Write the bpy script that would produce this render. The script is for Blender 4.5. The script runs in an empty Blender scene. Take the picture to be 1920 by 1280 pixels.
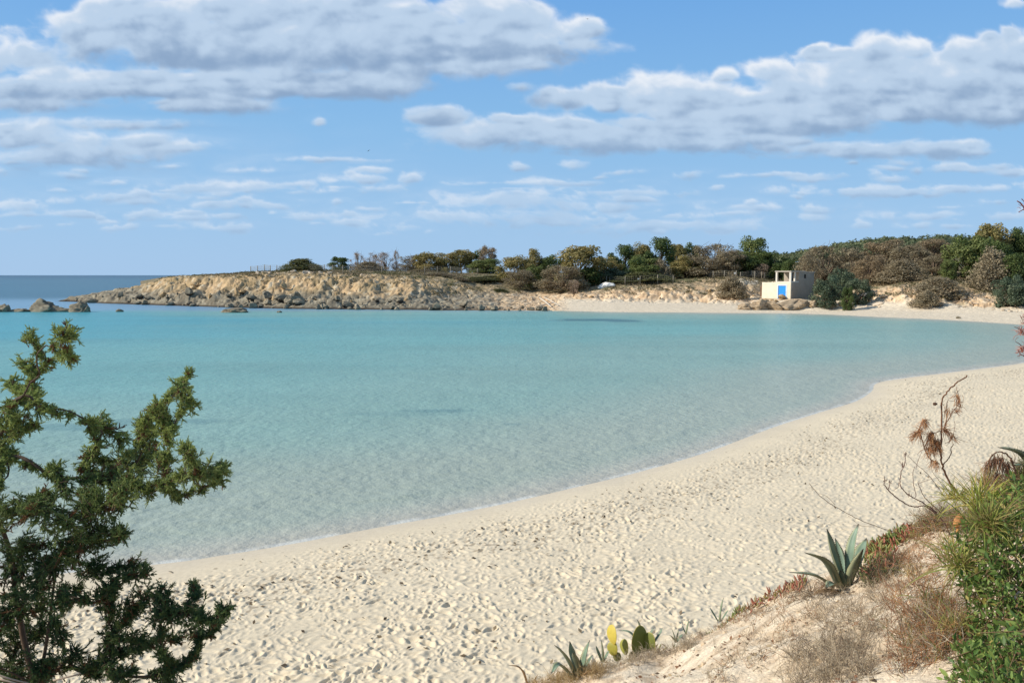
import bpy, math, random
import numpy as np
from mathutils import Vector, Matrix, noise as mnoise
R = math.radians
rng = np.random.default_rng(7)
random.seed(7)
SC = bpy.context.scene
COL = SC.collection

# ------------------------------------------------------------------ camera, sky, sun, exposure
CAM_H = 6.3
PITCH = math.atan(124 / 1560)
F = 1560.0
cam_d = bpy.data.cameras.new('camera')
cam = bpy.data.objects.new('camera', cam_d)
COL.objects.link(cam)
cam.location = (0, 0, CAM_H)
cam.rotation_euler = (math.pi / 2 - PITCH, 0, 0)
cam_d.sensor_width = 36
cam_d.lens = 36 * F / 1920
cam_d.clip_start = 0.1
cam_d.clip_end = 200000
SC.camera = cam

SUN_AZ, SUN_EL = R(264), R(33)          # compass style: 0 = +Y, clockwise
to_sun = Vector((math.sin(SUN_AZ) * math.cos(SUN_EL), math.cos(SUN_AZ) * math.cos(SUN_EL), math.sin(SUN_EL)))
w = bpy.data.worlds.new('World')
SC.world = w
w.use_nodes = True
nt = w.node_tree
nt.nodes.clear()
sky = nt.nodes.new('ShaderNodeTexSky')
sky.sky_type = 'NISHITA'
sky.sun_disc = False
sky.sun_elevation = SUN_EL
sky.sun_rotation = SUN_AZ
sky.air_density = 1.0
sky.dust_density = 0.6
sky.ozone_density = 2.0
bg = nt.nodes.new('ShaderNodeBackground')
bg.inputs['Strength'].default_value = 0.115
out = nt.nodes.new('ShaderNodeOutputWorld')
tcw = nt.nodes.new('ShaderNodeTexCoord'); sx = nt.nodes.new('ShaderNodeSeparateXYZ')
nt.links.new(tcw.outputs['Generated'], sx.inputs[0])
rmp = nt.nodes.new('ShaderNodeMapRange'); rmp.interpolation_type = 'SMOOTHSTEP'
rmp.inputs['From Min'].default_value = -0.05; rmp.inputs['From Max'].default_value = 0.30
rmp.inputs['To Min'].default_value = 0.95; rmp.inputs['To Max'].default_value = 0.92
nt.links.new(sx.outputs['Z'], rmp.inputs['Value'])
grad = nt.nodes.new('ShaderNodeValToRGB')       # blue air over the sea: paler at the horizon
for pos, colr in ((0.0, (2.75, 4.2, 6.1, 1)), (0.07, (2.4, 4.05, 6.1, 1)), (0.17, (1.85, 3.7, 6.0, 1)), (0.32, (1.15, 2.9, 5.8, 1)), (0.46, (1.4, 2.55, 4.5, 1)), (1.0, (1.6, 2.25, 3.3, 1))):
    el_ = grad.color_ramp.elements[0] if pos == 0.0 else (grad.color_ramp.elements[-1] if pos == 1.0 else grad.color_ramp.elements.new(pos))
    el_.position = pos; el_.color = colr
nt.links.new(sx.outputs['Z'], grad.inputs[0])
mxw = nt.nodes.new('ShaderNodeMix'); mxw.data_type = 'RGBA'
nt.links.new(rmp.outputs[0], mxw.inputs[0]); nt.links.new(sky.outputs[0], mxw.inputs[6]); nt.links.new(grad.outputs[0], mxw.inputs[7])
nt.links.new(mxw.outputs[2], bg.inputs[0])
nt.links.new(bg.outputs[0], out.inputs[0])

sun_d = bpy.data.lights.new('sun', 'SUN')
sun_d.energy = 4.2
sun_d.angle = R(0.55)
sun_d.color = (1.0, 0.935, 0.83)
sun = bpy.data.objects.new('sun', sun_d)
COL.objects.link(sun)
sun.rotation_euler = (-to_sun).to_track_quat('-Z', 'Y').to_euler()
sun.location = (-60, -20, 60)

SC.view_settings.view_transform = 'Standard'
SC.view_settings.look = 'None'
SC.view_settings.exposure = 0.25
SC.view_settings.gamma = 1.0
SC.render.engine = 'CYCLES'
SC.cycles.transparent_max_bounces = 12
SC.cycles.max_bounces = 6
EXPO = 2 ** SC.view_settings.exposure

# ------------------------------------------------------------------ measuring helpers
SP, CP = math.sin(PITCH), math.cos(PITCH)
def uv(px, py):
    """world direction (U, 1, V) of a point seen in the photograph"""
    x = (px - 960) / F; y = (640 - py) / F
    fy = CP + y * SP
    return x / fy, (-SP + y * CP) / fy
def P(px, py, Y):
    u, v = uv(px, py)
    return np.array((u * Y, Y, CAM_H + v * Y))
def G(px, py, z=0.0):
    u, v = uv(px, py)
    Y = (z - CAM_H) / v
    return np.array((u * Y, Y, z))
def to_px(x, y, z):
    u = x / y; v = (z - CAM_H) / y
    fw = CP - v * SP
    return 960 + F * u / fw, 640 - F * (SP + v * CP) / fw

# ------------------------------------------------------------------ numpy noise
def _h(ix, iy, seed):
    a = (ix.astype(np.int64) * 374761393 + iy.astype(np.int64) * 668265263 + seed * 974634777) & 0xffffffff
    a = ((a ^ (a >> 13)) * 1274126177) & 0xffffffff
    a = (a ^ (a >> 16)) & 0xffffffff
    return a / 4294967296.0
def pnoise(x, y, seed=0):
    x = np.asarray(x, float); y = np.asarray(y, float)
    x0 = np.floor(x); y0 = np.floor(y)
    fx = x - x0; fy = y - y0
    ux = fx * fx * fx * (fx * (fx * 6 - 15) + 10); uy = fy * fy * fy * (fy * (fy * 6 - 15) + 10)
    def g(dx, dy):
        a = _h(x0 + dx, y0 + dy, seed) * 2 * math.pi
        return np.cos(a) * (fx - dx) + np.sin(a) * (fy - dy)
    n0 = g(0, 0) * (1 - ux) + g(1, 0) * ux
    n1 = g(0, 1) * (1 - ux) + g(1, 1) * ux
    return (n0 * (1 - uy) + n1 * uy) * 1.5
def fbm(x, y, octv=4, seed=0, gain=0.5, lac=2.03):
    s = 0; a = 1.0; t = 0
    for i in range(octv):
        s = s + a * pnoise(x, y, seed + i * 17); t += a
        x = x * lac + 5.3; y = y * lac - 3.1; a *= gain
    return s / t
def smooth(a, b, x):
    t = np.clip((x - a) / (b - a), 0, 1)
    return t * t * (3 - 2 * t)
def mixc(a, b, t):
    t = np.asarray(t)[..., None]
    return np.asarray(a) * (1 - t) + np.asarray(b) * t
def srgb(r, g, b):
    c = np.array((r, g, b)) / 255.0
    return np.where(c <= 0.04045, c / 12.92, ((c + 0.055) / 1.055) ** 2.4)

# ------------------------------------------------------------------ mesh helpers
def make_mesh(name, V, faces, col=None, attrs=None, smooth_shade=True):
    """faces: array (n,k) or list of such arrays; col: (N,3) per vertex"""
    if not isinstance(faces, list): faces = [faces]
    faces = [np.asarray(f, np.int32) for f in faces if len(f)]
    V = np.asarray(V, np.float32)
    me = bpy.data.meshes.new(name)
    me.vertices.add(len(V)); me.vertices.foreach_set('co', V.ravel())
    loops = np.concatenate([f.ravel() for f in faces])
    sizes = np.concatenate([np.full(len(f), f.shape[1], np.int32) for f in faces])
    starts = np.concatenate(([0], np.cumsum(sizes)[:-1])).astype(np.int32)
    me.loops.add(len(loops)); me.loops.foreach_set('vertex_index', loops)
    me.polygons.add(len(sizes)); me.polygons.foreach_set('loop_start', starts)
    me.polygons.foreach_set('loop_total', sizes)
    me.polygons.foreach_set('use_smooth', np.full(len(sizes), smooth_shade, bool))
    if col is not None:
        a = me.attributes.new('Col', 'FLOAT_COLOR', 'POINT')
        c = np.ones((len(V), 4), np.float32); c[:, :3] = col
        a.data.foreach_set('color', c.ravel())
    for k, v in (attrs or {}).items():
        a = me.attributes.new(k, 'FLOAT', 'POINT')
        a.data.foreach_set('value', np.asarray(v, np.float32))
    me.update(calc_edges=True)
    me.validate()
    return me
def link(name, me, mat=None, parent=None, loc=None):
    o = bpy.data.objects.new(name, me)
    COL.objects.link(o)
    if mat is not None and not me.materials: me.materials.append(mat)
    if parent is not None: o.parent = parent
    if loc is not None: o.location = [float(c) for c in loc]
    return o
def tag(o, label=None, cat=None, group=None, kind=None):
    if label: o['label'] = label
    if cat: o['category'] = cat
    if group: o['group'] = group
    if kind: o['kind'] = kind
    return o
def thing(name, label, cat, loc=(0, 0, 0), rotz=0.0, group=None):
    o = bpy.data.objects.new(name, None); COL.objects.link(o)
    o.empty_display_size = 0.2
    o.location = [float(c) for c in loc]; o.rotation_euler = (0, 0, rotz)
    return tag(o, label, cat, group)

class Geo:
    """collects pieces into one mesh"""
    def __init__(s): s.v = []; s.f = {}; s.c = []; s.n = 0
    def add(s, V, F_, col=(1, 1, 1)):
        V = np.asarray(V, float)
        if not isinstance(F_, list): F_ = [F_]
        for f in F_:
            f = np.asarray(f, np.int64)
            if len(f): s.f.setdefault(f.shape[1], []).append(f + s.n)
        s.v.append(V)
        c = np.asarray(col, float)
        s.c.append(np.broadcast_to(c, (len(V), 3)) if c.ndim == 1 else c)
        s.n += len(V)
    def mesh(s, name, smooth_shade=True):
        return make_mesh(name, np.concatenate(s.v), [np.concatenate(f) for f in s.f.values()], np.concatenate(s.c), None, smooth_shade)
def tube(path, radii, sides=5, cap=True):
    path = np.asarray(path, float); n = len(path)
    radii = np.broadcast_to(np.asarray(radii, float), (n,))
    t = np.gradient(path, axis=0); t /= np.linalg.norm(t, axis=1)[:, None] + 1e-9
    ref = np.array((0.31, 0.22, 0.92)) if abs(t[0] @ np.array((0.31, 0.22, 0.92))) < 0.9 else np.array((1.0, 0.1, 0))
    a = np.cross(t, ref); a /= np.linalg.norm(a, axis=1)[:, None] + 1e-9
    b = np.cross(t, a)
    ang = np.arange(sides) * 2 * math.pi / sides
    V = path[:, None, :] + radii[:, None, None] * (np.cos(ang)[None, :, None] * a[:, None, :] + np.sin(ang)[None, :, None] * b[:, None, :])
    V = V.reshape(-1, 3)
    i = np.arange(n - 1)[:, None] * sides; j = np.arange(sides)[None, :]; j2 = (j + 1) % sides
    Fq = np.stack([i + j, i + j2, i + sides + j2, i + sides + j], -1).reshape(-1, 4)
    fs = [Fq]
    if cap and sides >= 3:
        fs += [np.arange(sides)[::-1][None, :], (np.arange(sides) + (n - 1) * sides)[None, :]]
    return V, fs
def spline(pts, n):
    pts = np.asarray(pts, float)
    if len(pts) == 2:
        t = np.linspace(0, 1, n)[:, None]; return pts[0] * (1 - t) + pts[1] * t
    p = np.vstack([2 * pts[0] - pts[1], pts, 2 * pts[-1] - pts[-2]])
    out = []
    T = np.linspace(0, len(pts) - 1 - 1e-6, n)
    for t in T:
        i = int(t); f = t - i
        p0, p1, p2, p3 = p[i], p[i + 1], p[i + 2], p[i + 3]
        out.append(0.5 * (2 * p1 + (p2 - p0) * f + (2 * p0 - 5 * p1 + 4 * p2 - p3) * f * f + (3 * p1 - p0 - 3 * p2 + p3) * f ** 3))
    return np.array(out)
def basis(d, roll):
    """rotation matrices (N,3,3), local z -> d, random roll"""
    d = d / (np.linalg.norm(d, axis=1)[:, None] + 1e-9)
    ref = np.where(np.abs(d[:, 2:3]) < 0.9, np.array([[0, 0, 1.0]]), np.array([[1.0, 0, 0]]))
    a = np.cross(ref, d); a /= np.linalg.norm(a, axis=1)[:, None] + 1e-9
    b = np.cross(d, a)
    c, s = np.cos(roll)[:, None], np.sin(roll)[:, None]
    return np.stack([a * c + b * s, -a * s + b * c, d], -1)
def scatter(T, Fs, pos, rot, scale):
    """template T (m,3) copied N times -> merged verts, faces"""
    m = len(T); N = len(pos)
    V = np.einsum('nij,mj->nmi', rot, T) * np.asarray(scale)[:, None, None] + pos[:, None, :]
    if not isinstance(Fs, list): Fs = [Fs]
    out = [(f[None] + (np.arange(N) * m)[:, None, None]).reshape(-1, f.shape[1]) for f in map(np.asarray, Fs)]
    return V.reshape(-1, 3), out
def rdirs(n, up=0.0):
    d = rng.normal(size=(n, 3)); d[:, 2] += up
    return d / np.linalg.norm(d, axis=1)[:, None]

# ------------------------------------------------------------------ materials
def nodes(name):
    m = bpy.data.materials.new(name); m.use_nodes = True
    t = m.node_tree; t.nodes.clear()
    o = t.nodes.new('ShaderNodeOutputMaterial')
    return m, t, o
def N(t, typ, **kw):
    n = t.nodes.new(typ)
    for k, v in kw.items():
        if k in n.inputs: n.inputs[k].default_value = v
        else: setattr(n, k, v)
    return n
def noise_col(t, src, scale, amount, detail=4.0, coord='Object'):
    """multiply a colour by (1 +- amount*noise)"""
    tc = N(t, 'ShaderNodeTexCoord')
    nz = N(t, 'ShaderNodeTexNoise', Scale=scale, Detail=detail, Roughness=0.6)
    t.links.new(tc.outputs[coord], nz.inputs['Vector'])
    mr = N(t, 'ShaderNodeMapRange')
    mr.inputs['From Min'].default_value = 0.25; mr.inputs['From Max'].default_value = 0.75
    mr.inputs['To Min'].default_value = 1 - amount; mr.inputs['To Max'].default_value = 1 + amount
    t.links.new(nz.outputs['Fac'], mr.inputs['Value'])
    mx = N(t, 'ShaderNodeMix', data_type='RGBA', blend_type='MULTIPLY')
    mx.inputs[0].default_value = 1.0
    t.links.new(src, mx.inputs[6]); t.links.new(mr.outputs[0], mx.inputs[7])
    return mx.outputs[2]
def bump(t, scale, strength, dist, coord='Object', detail=5.0, prev=None):
    tc = N(t, 'ShaderNodeTexCoord')
    nz = N(t, 'ShaderNodeTexNoise', Scale=scale, Detail=detail, Roughness=0.6)
    t.links.new(tc.outputs[coord], nz.inputs['Vector'])
    b = N(t, 'ShaderNodeBump', Strength=strength, Distance=dist)
    t.links.new(nz.outputs['Fac'], b.inputs['Height'])
    if prev is not None: t.links.new(prev, b.inputs['Normal'])
    return b.outputs[0]
def mat_col(name, rough=0.8, spec=0.3, transl=0.0, nscale=0, namt=0, bscale=0, bstr=0, bdist=0.02, color=None):
    m, t, o = nodes(name)
    if color is None:
        a = N(t, 'ShaderNodeAttribute', attribute_name='Col'); c = a.outputs['Color']
    else:
        a = N(t, 'ShaderNodeRGB'); a.outputs[0].default_value = (*color, 1); c = a.outputs[0]
    if namt: c = noise_col(t, c, nscale, namt)
    p = N(t, 'ShaderNodeBsdfPrincipled', Roughness=rough)
    p.inputs['Specular IOR Level'].default_value = spec
    t.links.new(c, p.inputs['Base Color'])
    if bstr: t.links.new(bump(t, bscale, bstr, bdist), p.inputs['Normal'])
    sh = p.outputs[0]
    if transl:
        tr = N(t, 'ShaderNodeBsdfTranslucent'); t.links.new(c, tr.inputs['Color'])
        mx = N(t, 'ShaderNodeMixShader'); mx.inputs[0].default_value = transl
        t.links.new(sh, mx.inputs[1]); t.links.new(tr.outputs[0], mx.inputs[2]); sh = mx.outputs[0]
    t.links.new(sh, o.inputs['Surface'])
    return m
M_SAND = mat_col('sand', 0.95, 0.15, 0, 9.0, 0.09, 60.0, 0.35, 0.012)
M_LAND = mat_col('rocky_land', 0.95, 0.15, 0, 1.6, 0.25, 2.2, 0.6, 0.25)
M_BANK = mat_col('bank_soil', 0.95, 0.15, 0, 30.0, 0.28, 34.0, 0.9, 0.03)
M_ROCK = mat_col('boulder_stone', 0.92, 0.2, 0, 1.4, 0.35, 2.5, 0.8, 0.2)
M_LEAF = mat_col('leaves', 0.65, 0.25, 0.34)
M_LEAFY = mat_col('glossy_leaves', 0.5, 0.35, 0.3)
M_JUN = mat_col('juniper_scales', 0.6, 0.3, 0.2)
M_BARK = mat_col('bark', 0.9, 0.2, 0, 6.0, 0.3, 9.0, 0.6, 0.02)
M_DRY = mat_col('dry_stems', 0.85, 0.2, 0.12)
M_AGAVE = mat_col('agave_skin', 0.5, 0.4, 0.0, 5.0, 0.15)
M_PAD = mat_col('cactus_skin', 0.5, 0.4, 0.04, 12.0, 0.12, 40.0, 0.3, 0.01)
M_WALL = mat_col('lime_render', 0.9, 0.2, 0, 1.2, 0.12, 3.0, 0.3, 0.03)
M_PLAIN = mat_col('painted_parts', 0.6, 0.3, 0, 3.0, 0.08)

# ------------------------------------------------------------------ sky: clouds on a far dome
def build_sky():
    step = 1 / 640
    U = np.arange(-1.15, 1.15, step); Vv = np.arange(0.5, -0.006, -step)    # rows from the top down
    UU, VV = np.meshgrid(U, Vv)
    fw = CP - VV * SP
    X = 960 + F * UU / fw; Y = 640 - F * (SP + VV * CP) / fw
    lowv = smooth(150, 420, Y)
    def cn(sc, octv, seed, gain=0.5):
        hi = fbm(X / (170 * sc), Y / (100 * sc), octv, seed, gain); lo_ = fbm(X / (80 * sc), Y / (30 * sc), octv, seed + 5, gain)
        return hi * (1 - lowv) + lo_ * lowv
    def billow(x, y, octv, seed):
        t = 0; a = 1.0; tt = 0
        for i in range(octv):
            t = t + a * (1 - 2 * np.abs(pnoise(x, y, seed + i * 13))); tt += a
            x = x * 2.07 + 1.7; y = y * 2.07 + 4.1; a *= 0.55
        return t / tt
    wx = fbm(X / 150, Y / 90, 3, 91) * 40; wy = fbm(X / 150 + 9, Y / 90 + 4, 3, 57) * 18
    X0, Y0 = X, Y
    X = X + wx; Y = Y + wy
    n1 = cn(1.0, 6, 11, 0.52); n2 = cn(0.36, 5, 33, 0.55)
    bw = billow(X / 85, Y / 60, 5, 333) * (1 - lowv) + billow(X / 42, Y / 20, 4, 444) * lowv
    bw = bw - 0.45
    X, Y = X0 + wx * 0.35, Y0 + wy * 0.35
    bl = [ # px, py, rx, ry, strength
     (300,75,230,85,1),(620,85,420,95,1.1),(940,90,200,62,1),(1085,85,75,35,.8),(500,28,330,45,.9),(140,60,70,45,.7),(25,105,110,50,.55),
     (150,165,300,42,.95),(450,162,350,35,.95),(650,155,190,40,.9),(400,198,170,24,.8),(890,128,180,36,.8),(60,195,160,25,.6),
     (50,258,100,36,.8),(160,285,180,32,.8),(110,300,140,22,.6),(220,235,140,14,.6),(310,278,110,14,.6),
     (606,229,21,13,.95),
     (1000,250,210,44,.95),(1060,185,115,30,.8),(1270,185,165,58,1),(1160,260,320,36,1),(1450,225,300,58,1.05),(1600,165,220,62,1),
     (1800,150,230,80,1.1),(1750,200,300,50,1),(1560,105,105,20,.9),(1900,105,120,60,1),(1650,283,230,24,.9),(1330,270,200,26,.8),(1905,8,40,14,.6),
     (680,337,42,12,.9),(772,335,26,15,.9),(440,352,150,13,.65),(450,385,95,12,.7),(250,370,80,9,.6),(38,388,46,14,.8),(30,402,50,8,.7),(150,401,55,8,.8),
     (255,405,42,10,.85),(400,428,65,9,.7),(580,408,50,8,.6),(750,428,40,12,.6),(980,380,120,24,.65),(950,408,180,18,.6),(1180,362,90,11,.65),
     (1160,325,55,7,.6),(1300,326,20,5,.6),(1465,331,110,6,.6),(1345,352,18,8,.8),(1650,360,150,13,.75),(1790,355,50,10,.8),(1820,316,85,10,.7),
     (1400,382,14,7,.9),(1100,390,110,12,.5),(1250,425,150,14,.5),(1450,390,100,8,.45),(1750,405,90,10,.55),(1000,343,150,7,.5),(620,300,95,7,.5),
     (1050,418,110,11,.5),(1290,408,60,7,.4),(340,410,80,7,.4),(560,345,40,7,.5)]
    bl += [(-260,120,300,90,1),(-500,250,260,50,.9),(2250,150,300,80,1),(2500,280,300,40,.8),(2200,350,160,15,.6),(-300,380,200,18,.6),
           (500,-120,500,70,.9),(1500,-180,400,60,.9),(-400,-100,300,80,.9),(2300,-100,400,80,.9)]
    rb = np.random.default_rng(12)
    for cx, cy, rx, ry, s in list(bl):
        if rx >= 80 and s >= .7:
            for _ in range(int(np.clip(rx * ry / 750, 4, 18))):
                k = rb.uniform(.2, .42)
                bl.append((cx + rx * .85 * rb.uniform(-1, 1), cy + ry * rb.uniform(-.75, .35), rx * k * .6 + 10, ry * k + 6, s * rb.uniform(.85, 1.1)))
    for _ in range(120):
        yy = rb.uniform(300, 440); q = (yy - 250) / 190
        bl.append((rb.uniform(-300, 2300), yy, rb.uniform(10, 40) * (1.3 - .5 * q), rb.uniform(4, 10) * (1.3 - .5 * q), rb.uniform(.45, .8)))
    m = np.full(X.shape, -0.6); Wt = np.full(X.shape, 1e-9); Ws = np.full(X.shape, 0.5e-9)
    nsh = fbm(X / 60, Y / 40, 4, 808)
    for cx, cy, rx, ry, s in bl:
        x0 = max(0, np.searchsorted(X[0], cx - 2.6 * rx) - 3); x1 = min(X.shape[1], np.searchsorted(X[0], cx + 2.6 * rx) + 3)
        if x1 <= x0: continue
        sl = (slice(None), slice(x0, x1))
        dx = (X[sl] - cx) / rx; dy = (Y[sl] - cy) / ry
        dy = np.where(dy > 0, dy * 1.25, dy)                 # flatter bases
        q = np.sqrt(dx * dx + dy * dy)
        val = s * (1.0 - q * 0.9)
        wq = np.exp(7 * np.clip(val, -1, 1.2)) * (1.0 if rx < 80 else .45)
        Wt[sl] += wq; Ws[sl] += wq * np.clip(.52 - .62 * np.clip(dy, -1.2, 1.2) - .12 * dx + .45 * nsh[sl], 0, 1)
        m[sl] = np.maximum(m[sl], val) + 0.10 * np.maximum(0, np.minimum(m[sl], val))
    veil = 0.6 * np.exp(-((X - 1050) / 650) ** 2 - ((Y - 395) / 55) ** 2) * 0.35 + np.exp(-((X - 200) / 350) ** 2 - ((Y - 300) / 80) ** 2) * 0.3
    raw = m * (0.95 - 0.2 * lowv) + n1 * (0.55 + 0.25 * lowv) + n2 * 0.16 + bw * 0.32 + 0.02 + 0.12 * lowv
    Y = Y0; X = X0
    raw = raw + 0.0
    edge_soft = 0.50 + 0.06 * lowv
    dens = np.clip(raw / edge_soft, 0, 1); dens = dens * dens * (3 - 2 * dens)
    thick = np.clip(raw, 0, 1.2)
    alpha = np.clip(dens * (0.55 + 0.9 * thick), 0, 1) * 0.97
    wisps = np.clip(veil * (0.7 + 1.5 * n1), 0, 0.6)
    alpha = 1 - (1 - alpha) * (1 - wisps)
    # light reaching each point: what lies above and to the left (towards the sun) shades it
    T = np.zeros_like(raw); acc = np.zeros(raw.shape[1])
    dl = np.clip(m * 0.95 + n1 * 0.5 + 0.05, 0, 0.8)
    for r in range(raw.shape[0]):
        sh = np.roll(acc, 1) * 0.5 + acc * 0.5
        dec = 0.968 if Y[r, 0] < 240 else 0.945
        acc = sh * dec + dl[r] * (0.055 + 0.03 * (Y[r, 0] > 240))
        T[r] = acc
    L = np.exp(-T * 1.9)
    relief = np.clip((bw - np.roll(np.roll(bw, 6, 0), 5, 1)) * -0.8 + (n1 - np.roll(np.roll(n1, 9, 0), 7, 1)) * -1.2, -1, 1)
    Lb = Ws / Wt
    L = 0.44 * L + 0.60 * Lb - 0.03
    thin = smooth(0.55, 0.05, np.clip(raw, 0, 1))
    L = np.clip(L * 1.0 + 0.45 * thin * smooth(0.25, 0.75, L) + 0.08 * thin + relief * 0.16 * (0.35 + L) + 0.10 * n1, 0, 1)
    bright = srgb(238, 243, 250); mid = srgb(190, 211, 234); dark = srgb(142, 168, 200)
    c = mixc(dark, mid, smooth(0.05, 0.5, L)); c = mixc(c, bright, smooth(0.5, 0.95, L))
    hz = smooth(0.20, 0.03, VV)                             # low clouds are far away: paler, bluer
    c = mixc(c, srgb(180, 208, 236), hz * 0.45)
    alpha = alpha * (1 - 0.30 * hz) * smooth(0.015, 0.06, VV)
    alpha *= smooth(0.5, 0.42, VV) * smooth(1.15, 1.0, np.abs(UU))
    Rr = 60000.0
    d = np.stack([UU, np.ones_like(UU), VV], -1); d /= np.linalg.norm(d, axis=-1)[..., None]
    Vx = d.reshape(-1, 3) * Rr
    h, wd = UU.shape
    idx = np.arange(h * wd).reshape(h, wd)
    Fq = np.stack([idx[:-1, :-1], idx[:-1, 1:], idx[1:, 1:], idx[1:, :-1]], -1).reshape(-1, 4)
    me = make_mesh('sky', Vx, Fq, (c / EXPO).reshape(-1, 3), {'alpha': alpha.ravel()})
    m_, t, o = nodes('sky_clouds')
    a = N(t, 'ShaderNodeAttribute', attribute_name='Col'); b = N(t, 'ShaderNodeAttribute', attribute_name='alpha')
    e = N(t, 'ShaderNodeEmission', Strength=1.0); tr = N(t, 'ShaderNodeBsdfTransparent'); mx = N(t, 'ShaderNodeMixShader')
    t.links.new(a.outputs['Color'], e.inputs[0]); t.links.new(b.outputs['Fac'], mx.inputs[0])
    t.links.new(tr.outputs[0], mx.inputs[1]); t.links.new(e.outputs[0], mx.inputs[2]); t.links.new(mx.outputs[0], o.inputs[0])
    m_.cycles.emission_sampling = 'NONE'
    s = link('sky', me, m_)
    s.location = (0, 0, 0)
    tag(s, kind='structure')
build_sky()

# ------------------------------------------------------------------ shape of the land
NEAR_PX = [(270,1060),(420,1040),(560,1017),(700,990),(830,967),(950,943),(1080,913),(1200,884),(1330,846),(1450,801),(1540,772),(1605,752),(1635,733),(1645,718),(1700,708),(1790,697),(1920,680)]
near = [(-90, -6), (-40, 7), (-22, 13), (-13.5, 16)] + [tuple(G(*p)[:2]) for p in NEAR_PX] + [(45, 67), (55, 78), (62, 90), (68, 104), (76, 118), (95, 150), (140, 240)]
near = spline([(a, b, 0) for a, b in near], 150)[:, :2]
NEARPOLY = np.vstack([near, [(300, 240), (300, -60), (-90, -60)]])
def near_sd(x, y):
    """distance to the near waterline, positive on the beach"""
    sh = x.shape; x = x.ravel(); y = y.ravel()
    d2 = np.full(x.shape, 1e12)
    for a, b in zip(near[:-1], near[1:]):
        e = b - a; L2 = e @ e
        t = np.clip(((x - a[0]) * e[0] + (y - a[1]) * e[1]) / L2, 0, 1)
        d2 = np.minimum(d2, (x - a[0] - t * e[0]) ** 2 + (y - a[1] - t * e[1]) ** 2)
    ins = np.zeros(x.shape, bool)
    poly = NEARPOLY; n = len(poly)
    for i in range(n):
        x1, y1 = poly[i]; x2, y2 = poly[(i + 1) % n]
        if y1 == y2: continue
        c = ((y1 > y) != (y2 > y)) & (x < (x2 - x1) * (y - y1) / (y2 - y1) + x1)
        ins ^= c
    return np.where(ins, np.sqrt(d2), -np.sqrt(d2)).reshape(sh)
# columns of the far shore: photograph column, waterline row, then (metres behind it, row)
FAR = [
 (60, 566, [(3,570),(8,585),(30,640),(60,680),(90,700),(140,700)]),
 (108, 565.5, [(3,565),(7,566),(14,580),(30,640),(90,700),(140,700)]),
 (130, 565.5, [(3,561),(8,557),(14,556),(22,566),(50,640),(140,700)]),
 (200, 569, [(4,560),(9,551),(14,547),(20,545),(30,556),(60,600)]),
 (260, 571, [(4,560),(9,551),(14,540),(19,535),(30,541),(60,560)]),
 (320, 573, [(4,563),(8,549),(13,534),(18,520),(26,519),(60,522)]),
 (450, 577, [(4,565),(9,553),(14,540),(18,520),(24,515.5),(60,512)]),
 (550, 579, [(4,566),(9,555),(14,540),(18,521),(24,512),(60,507)]),
 (650, 580, [(4,568),(9,556),(14,541),(18,522),(26,514),(60,508)]),
 (770, 581, [(4,570),(9,558),(14,543),(18,530),(28,518),(60,510)]),
 (830, 582, [(4,575),(10,567),(18,555),(28,535),(40,520),(70,511)]),
 (900, 582, [(4,578),(10,573),(20,562),(32,545),(46,526),(80,512)]),
 (1000, 582.5, [(4,579),(12,573),(24,562),(36,551),(56,532),(90,512)]),
 (1060, 583, [(8,576),(18,567),(26,557),(36,549),(56,532),(90,512)]),
 (1150, 585, [(12,574),(22,564),(25,556),(32,543),(48,530),(90,514)]),
 (1300, 586, [(14,575),(24,565),(28,553),(35,537),(44,525),(90,508)]),
 (1390, 587, [(12,579),(20,572),(26,560),(34,541),(42,523),(90,503)]),
 (1440, 587, [(11,580),(13.5,568),(16,561),(34,558),(46,530),(90,500)]),
 (1500, 588, [(10,582),(13,568),(15,560),(34,557),(50,535),(90,500)]),
 (1560, 590, [(14,581),(17,572),(24,560),(36,552),(50,535),(90,500)]),
 (1640, 594, [(16,581),(20,572),(26,558),(32,543),(44,530),(90,498)]),
 (1690, 596, [(15,583),(19,574),(24,551),(30,536),(44,524),(90,494)]),
 (1760, 599, [(15,585),(20,575),(26,552),(32,533),(44,520),(90,488)]),
 (1850, 604, [(14,589),(22,576),(30,562),(40,545),(56,525),(90,495)]),
 (1920, 609, [(14,592),(24,580),(36,564),(54,545),(70,525),(90,505)]),
 (2080, 622, [(14,600),(24,590),(36,574),(54,555),(70,535),(90,510)]),
 (2500, 660, [(14,630),(24,610),(36,590),(54,565),(70,545),(90,515)]),
]
FU = np.array([uv(c[0], 560)[0] for c in FAR])
def _far_tab():
    W = []; D = []; Z = []
    for px, yw, pts in FAR:
        d0 = G(px, yw)[1]
        W.append(d0)
        D.append([d for d, _ in pts]); Z.append([P(px, y, d0 + d)[2] for d, y in pts])
    return np.array(W), D, Z
FW, FD, FZ = _far_tab()
SGRID = np.linspace(0, 140, 281)
FPROF = np.array([np.interp(SGRID, [0] + D, [0] + Z) for D, Z in zip(FD, FZ)])      # columns x metres behind the waterline
def far_base(u, s):
    """height for direction u, s metres behind the far waterline"""
    ci = np.clip(np.interp(u, FU, np.arange(len(FU))), 0, len(FU) - 1.001)
    c0 = ci.astype(int); cf = ci - c0
    si = np.clip(s / 0.5, 0, len(SGRID) - 1.001); s0 = si.astype(int); sf = si - s0
    a = FPROF[c0, s0] * (1 - sf) + FPROF[c0, s0 + 1] * sf
    b = FPROF[c0 + 1, s0] * (1 - sf) + FPROF[c0 + 1, s0 + 1] * sf
    return a * (1 - cf) + b * cf
def far_w(u): return np.interp(u, FU, FW)
def hill(x, y):
    u = x / y
    return smooth(230, 430, y) * smooth(0.20, 0.40, u) * (2.5 + 9 * smooth(0.27, 0.46, u))
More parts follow.
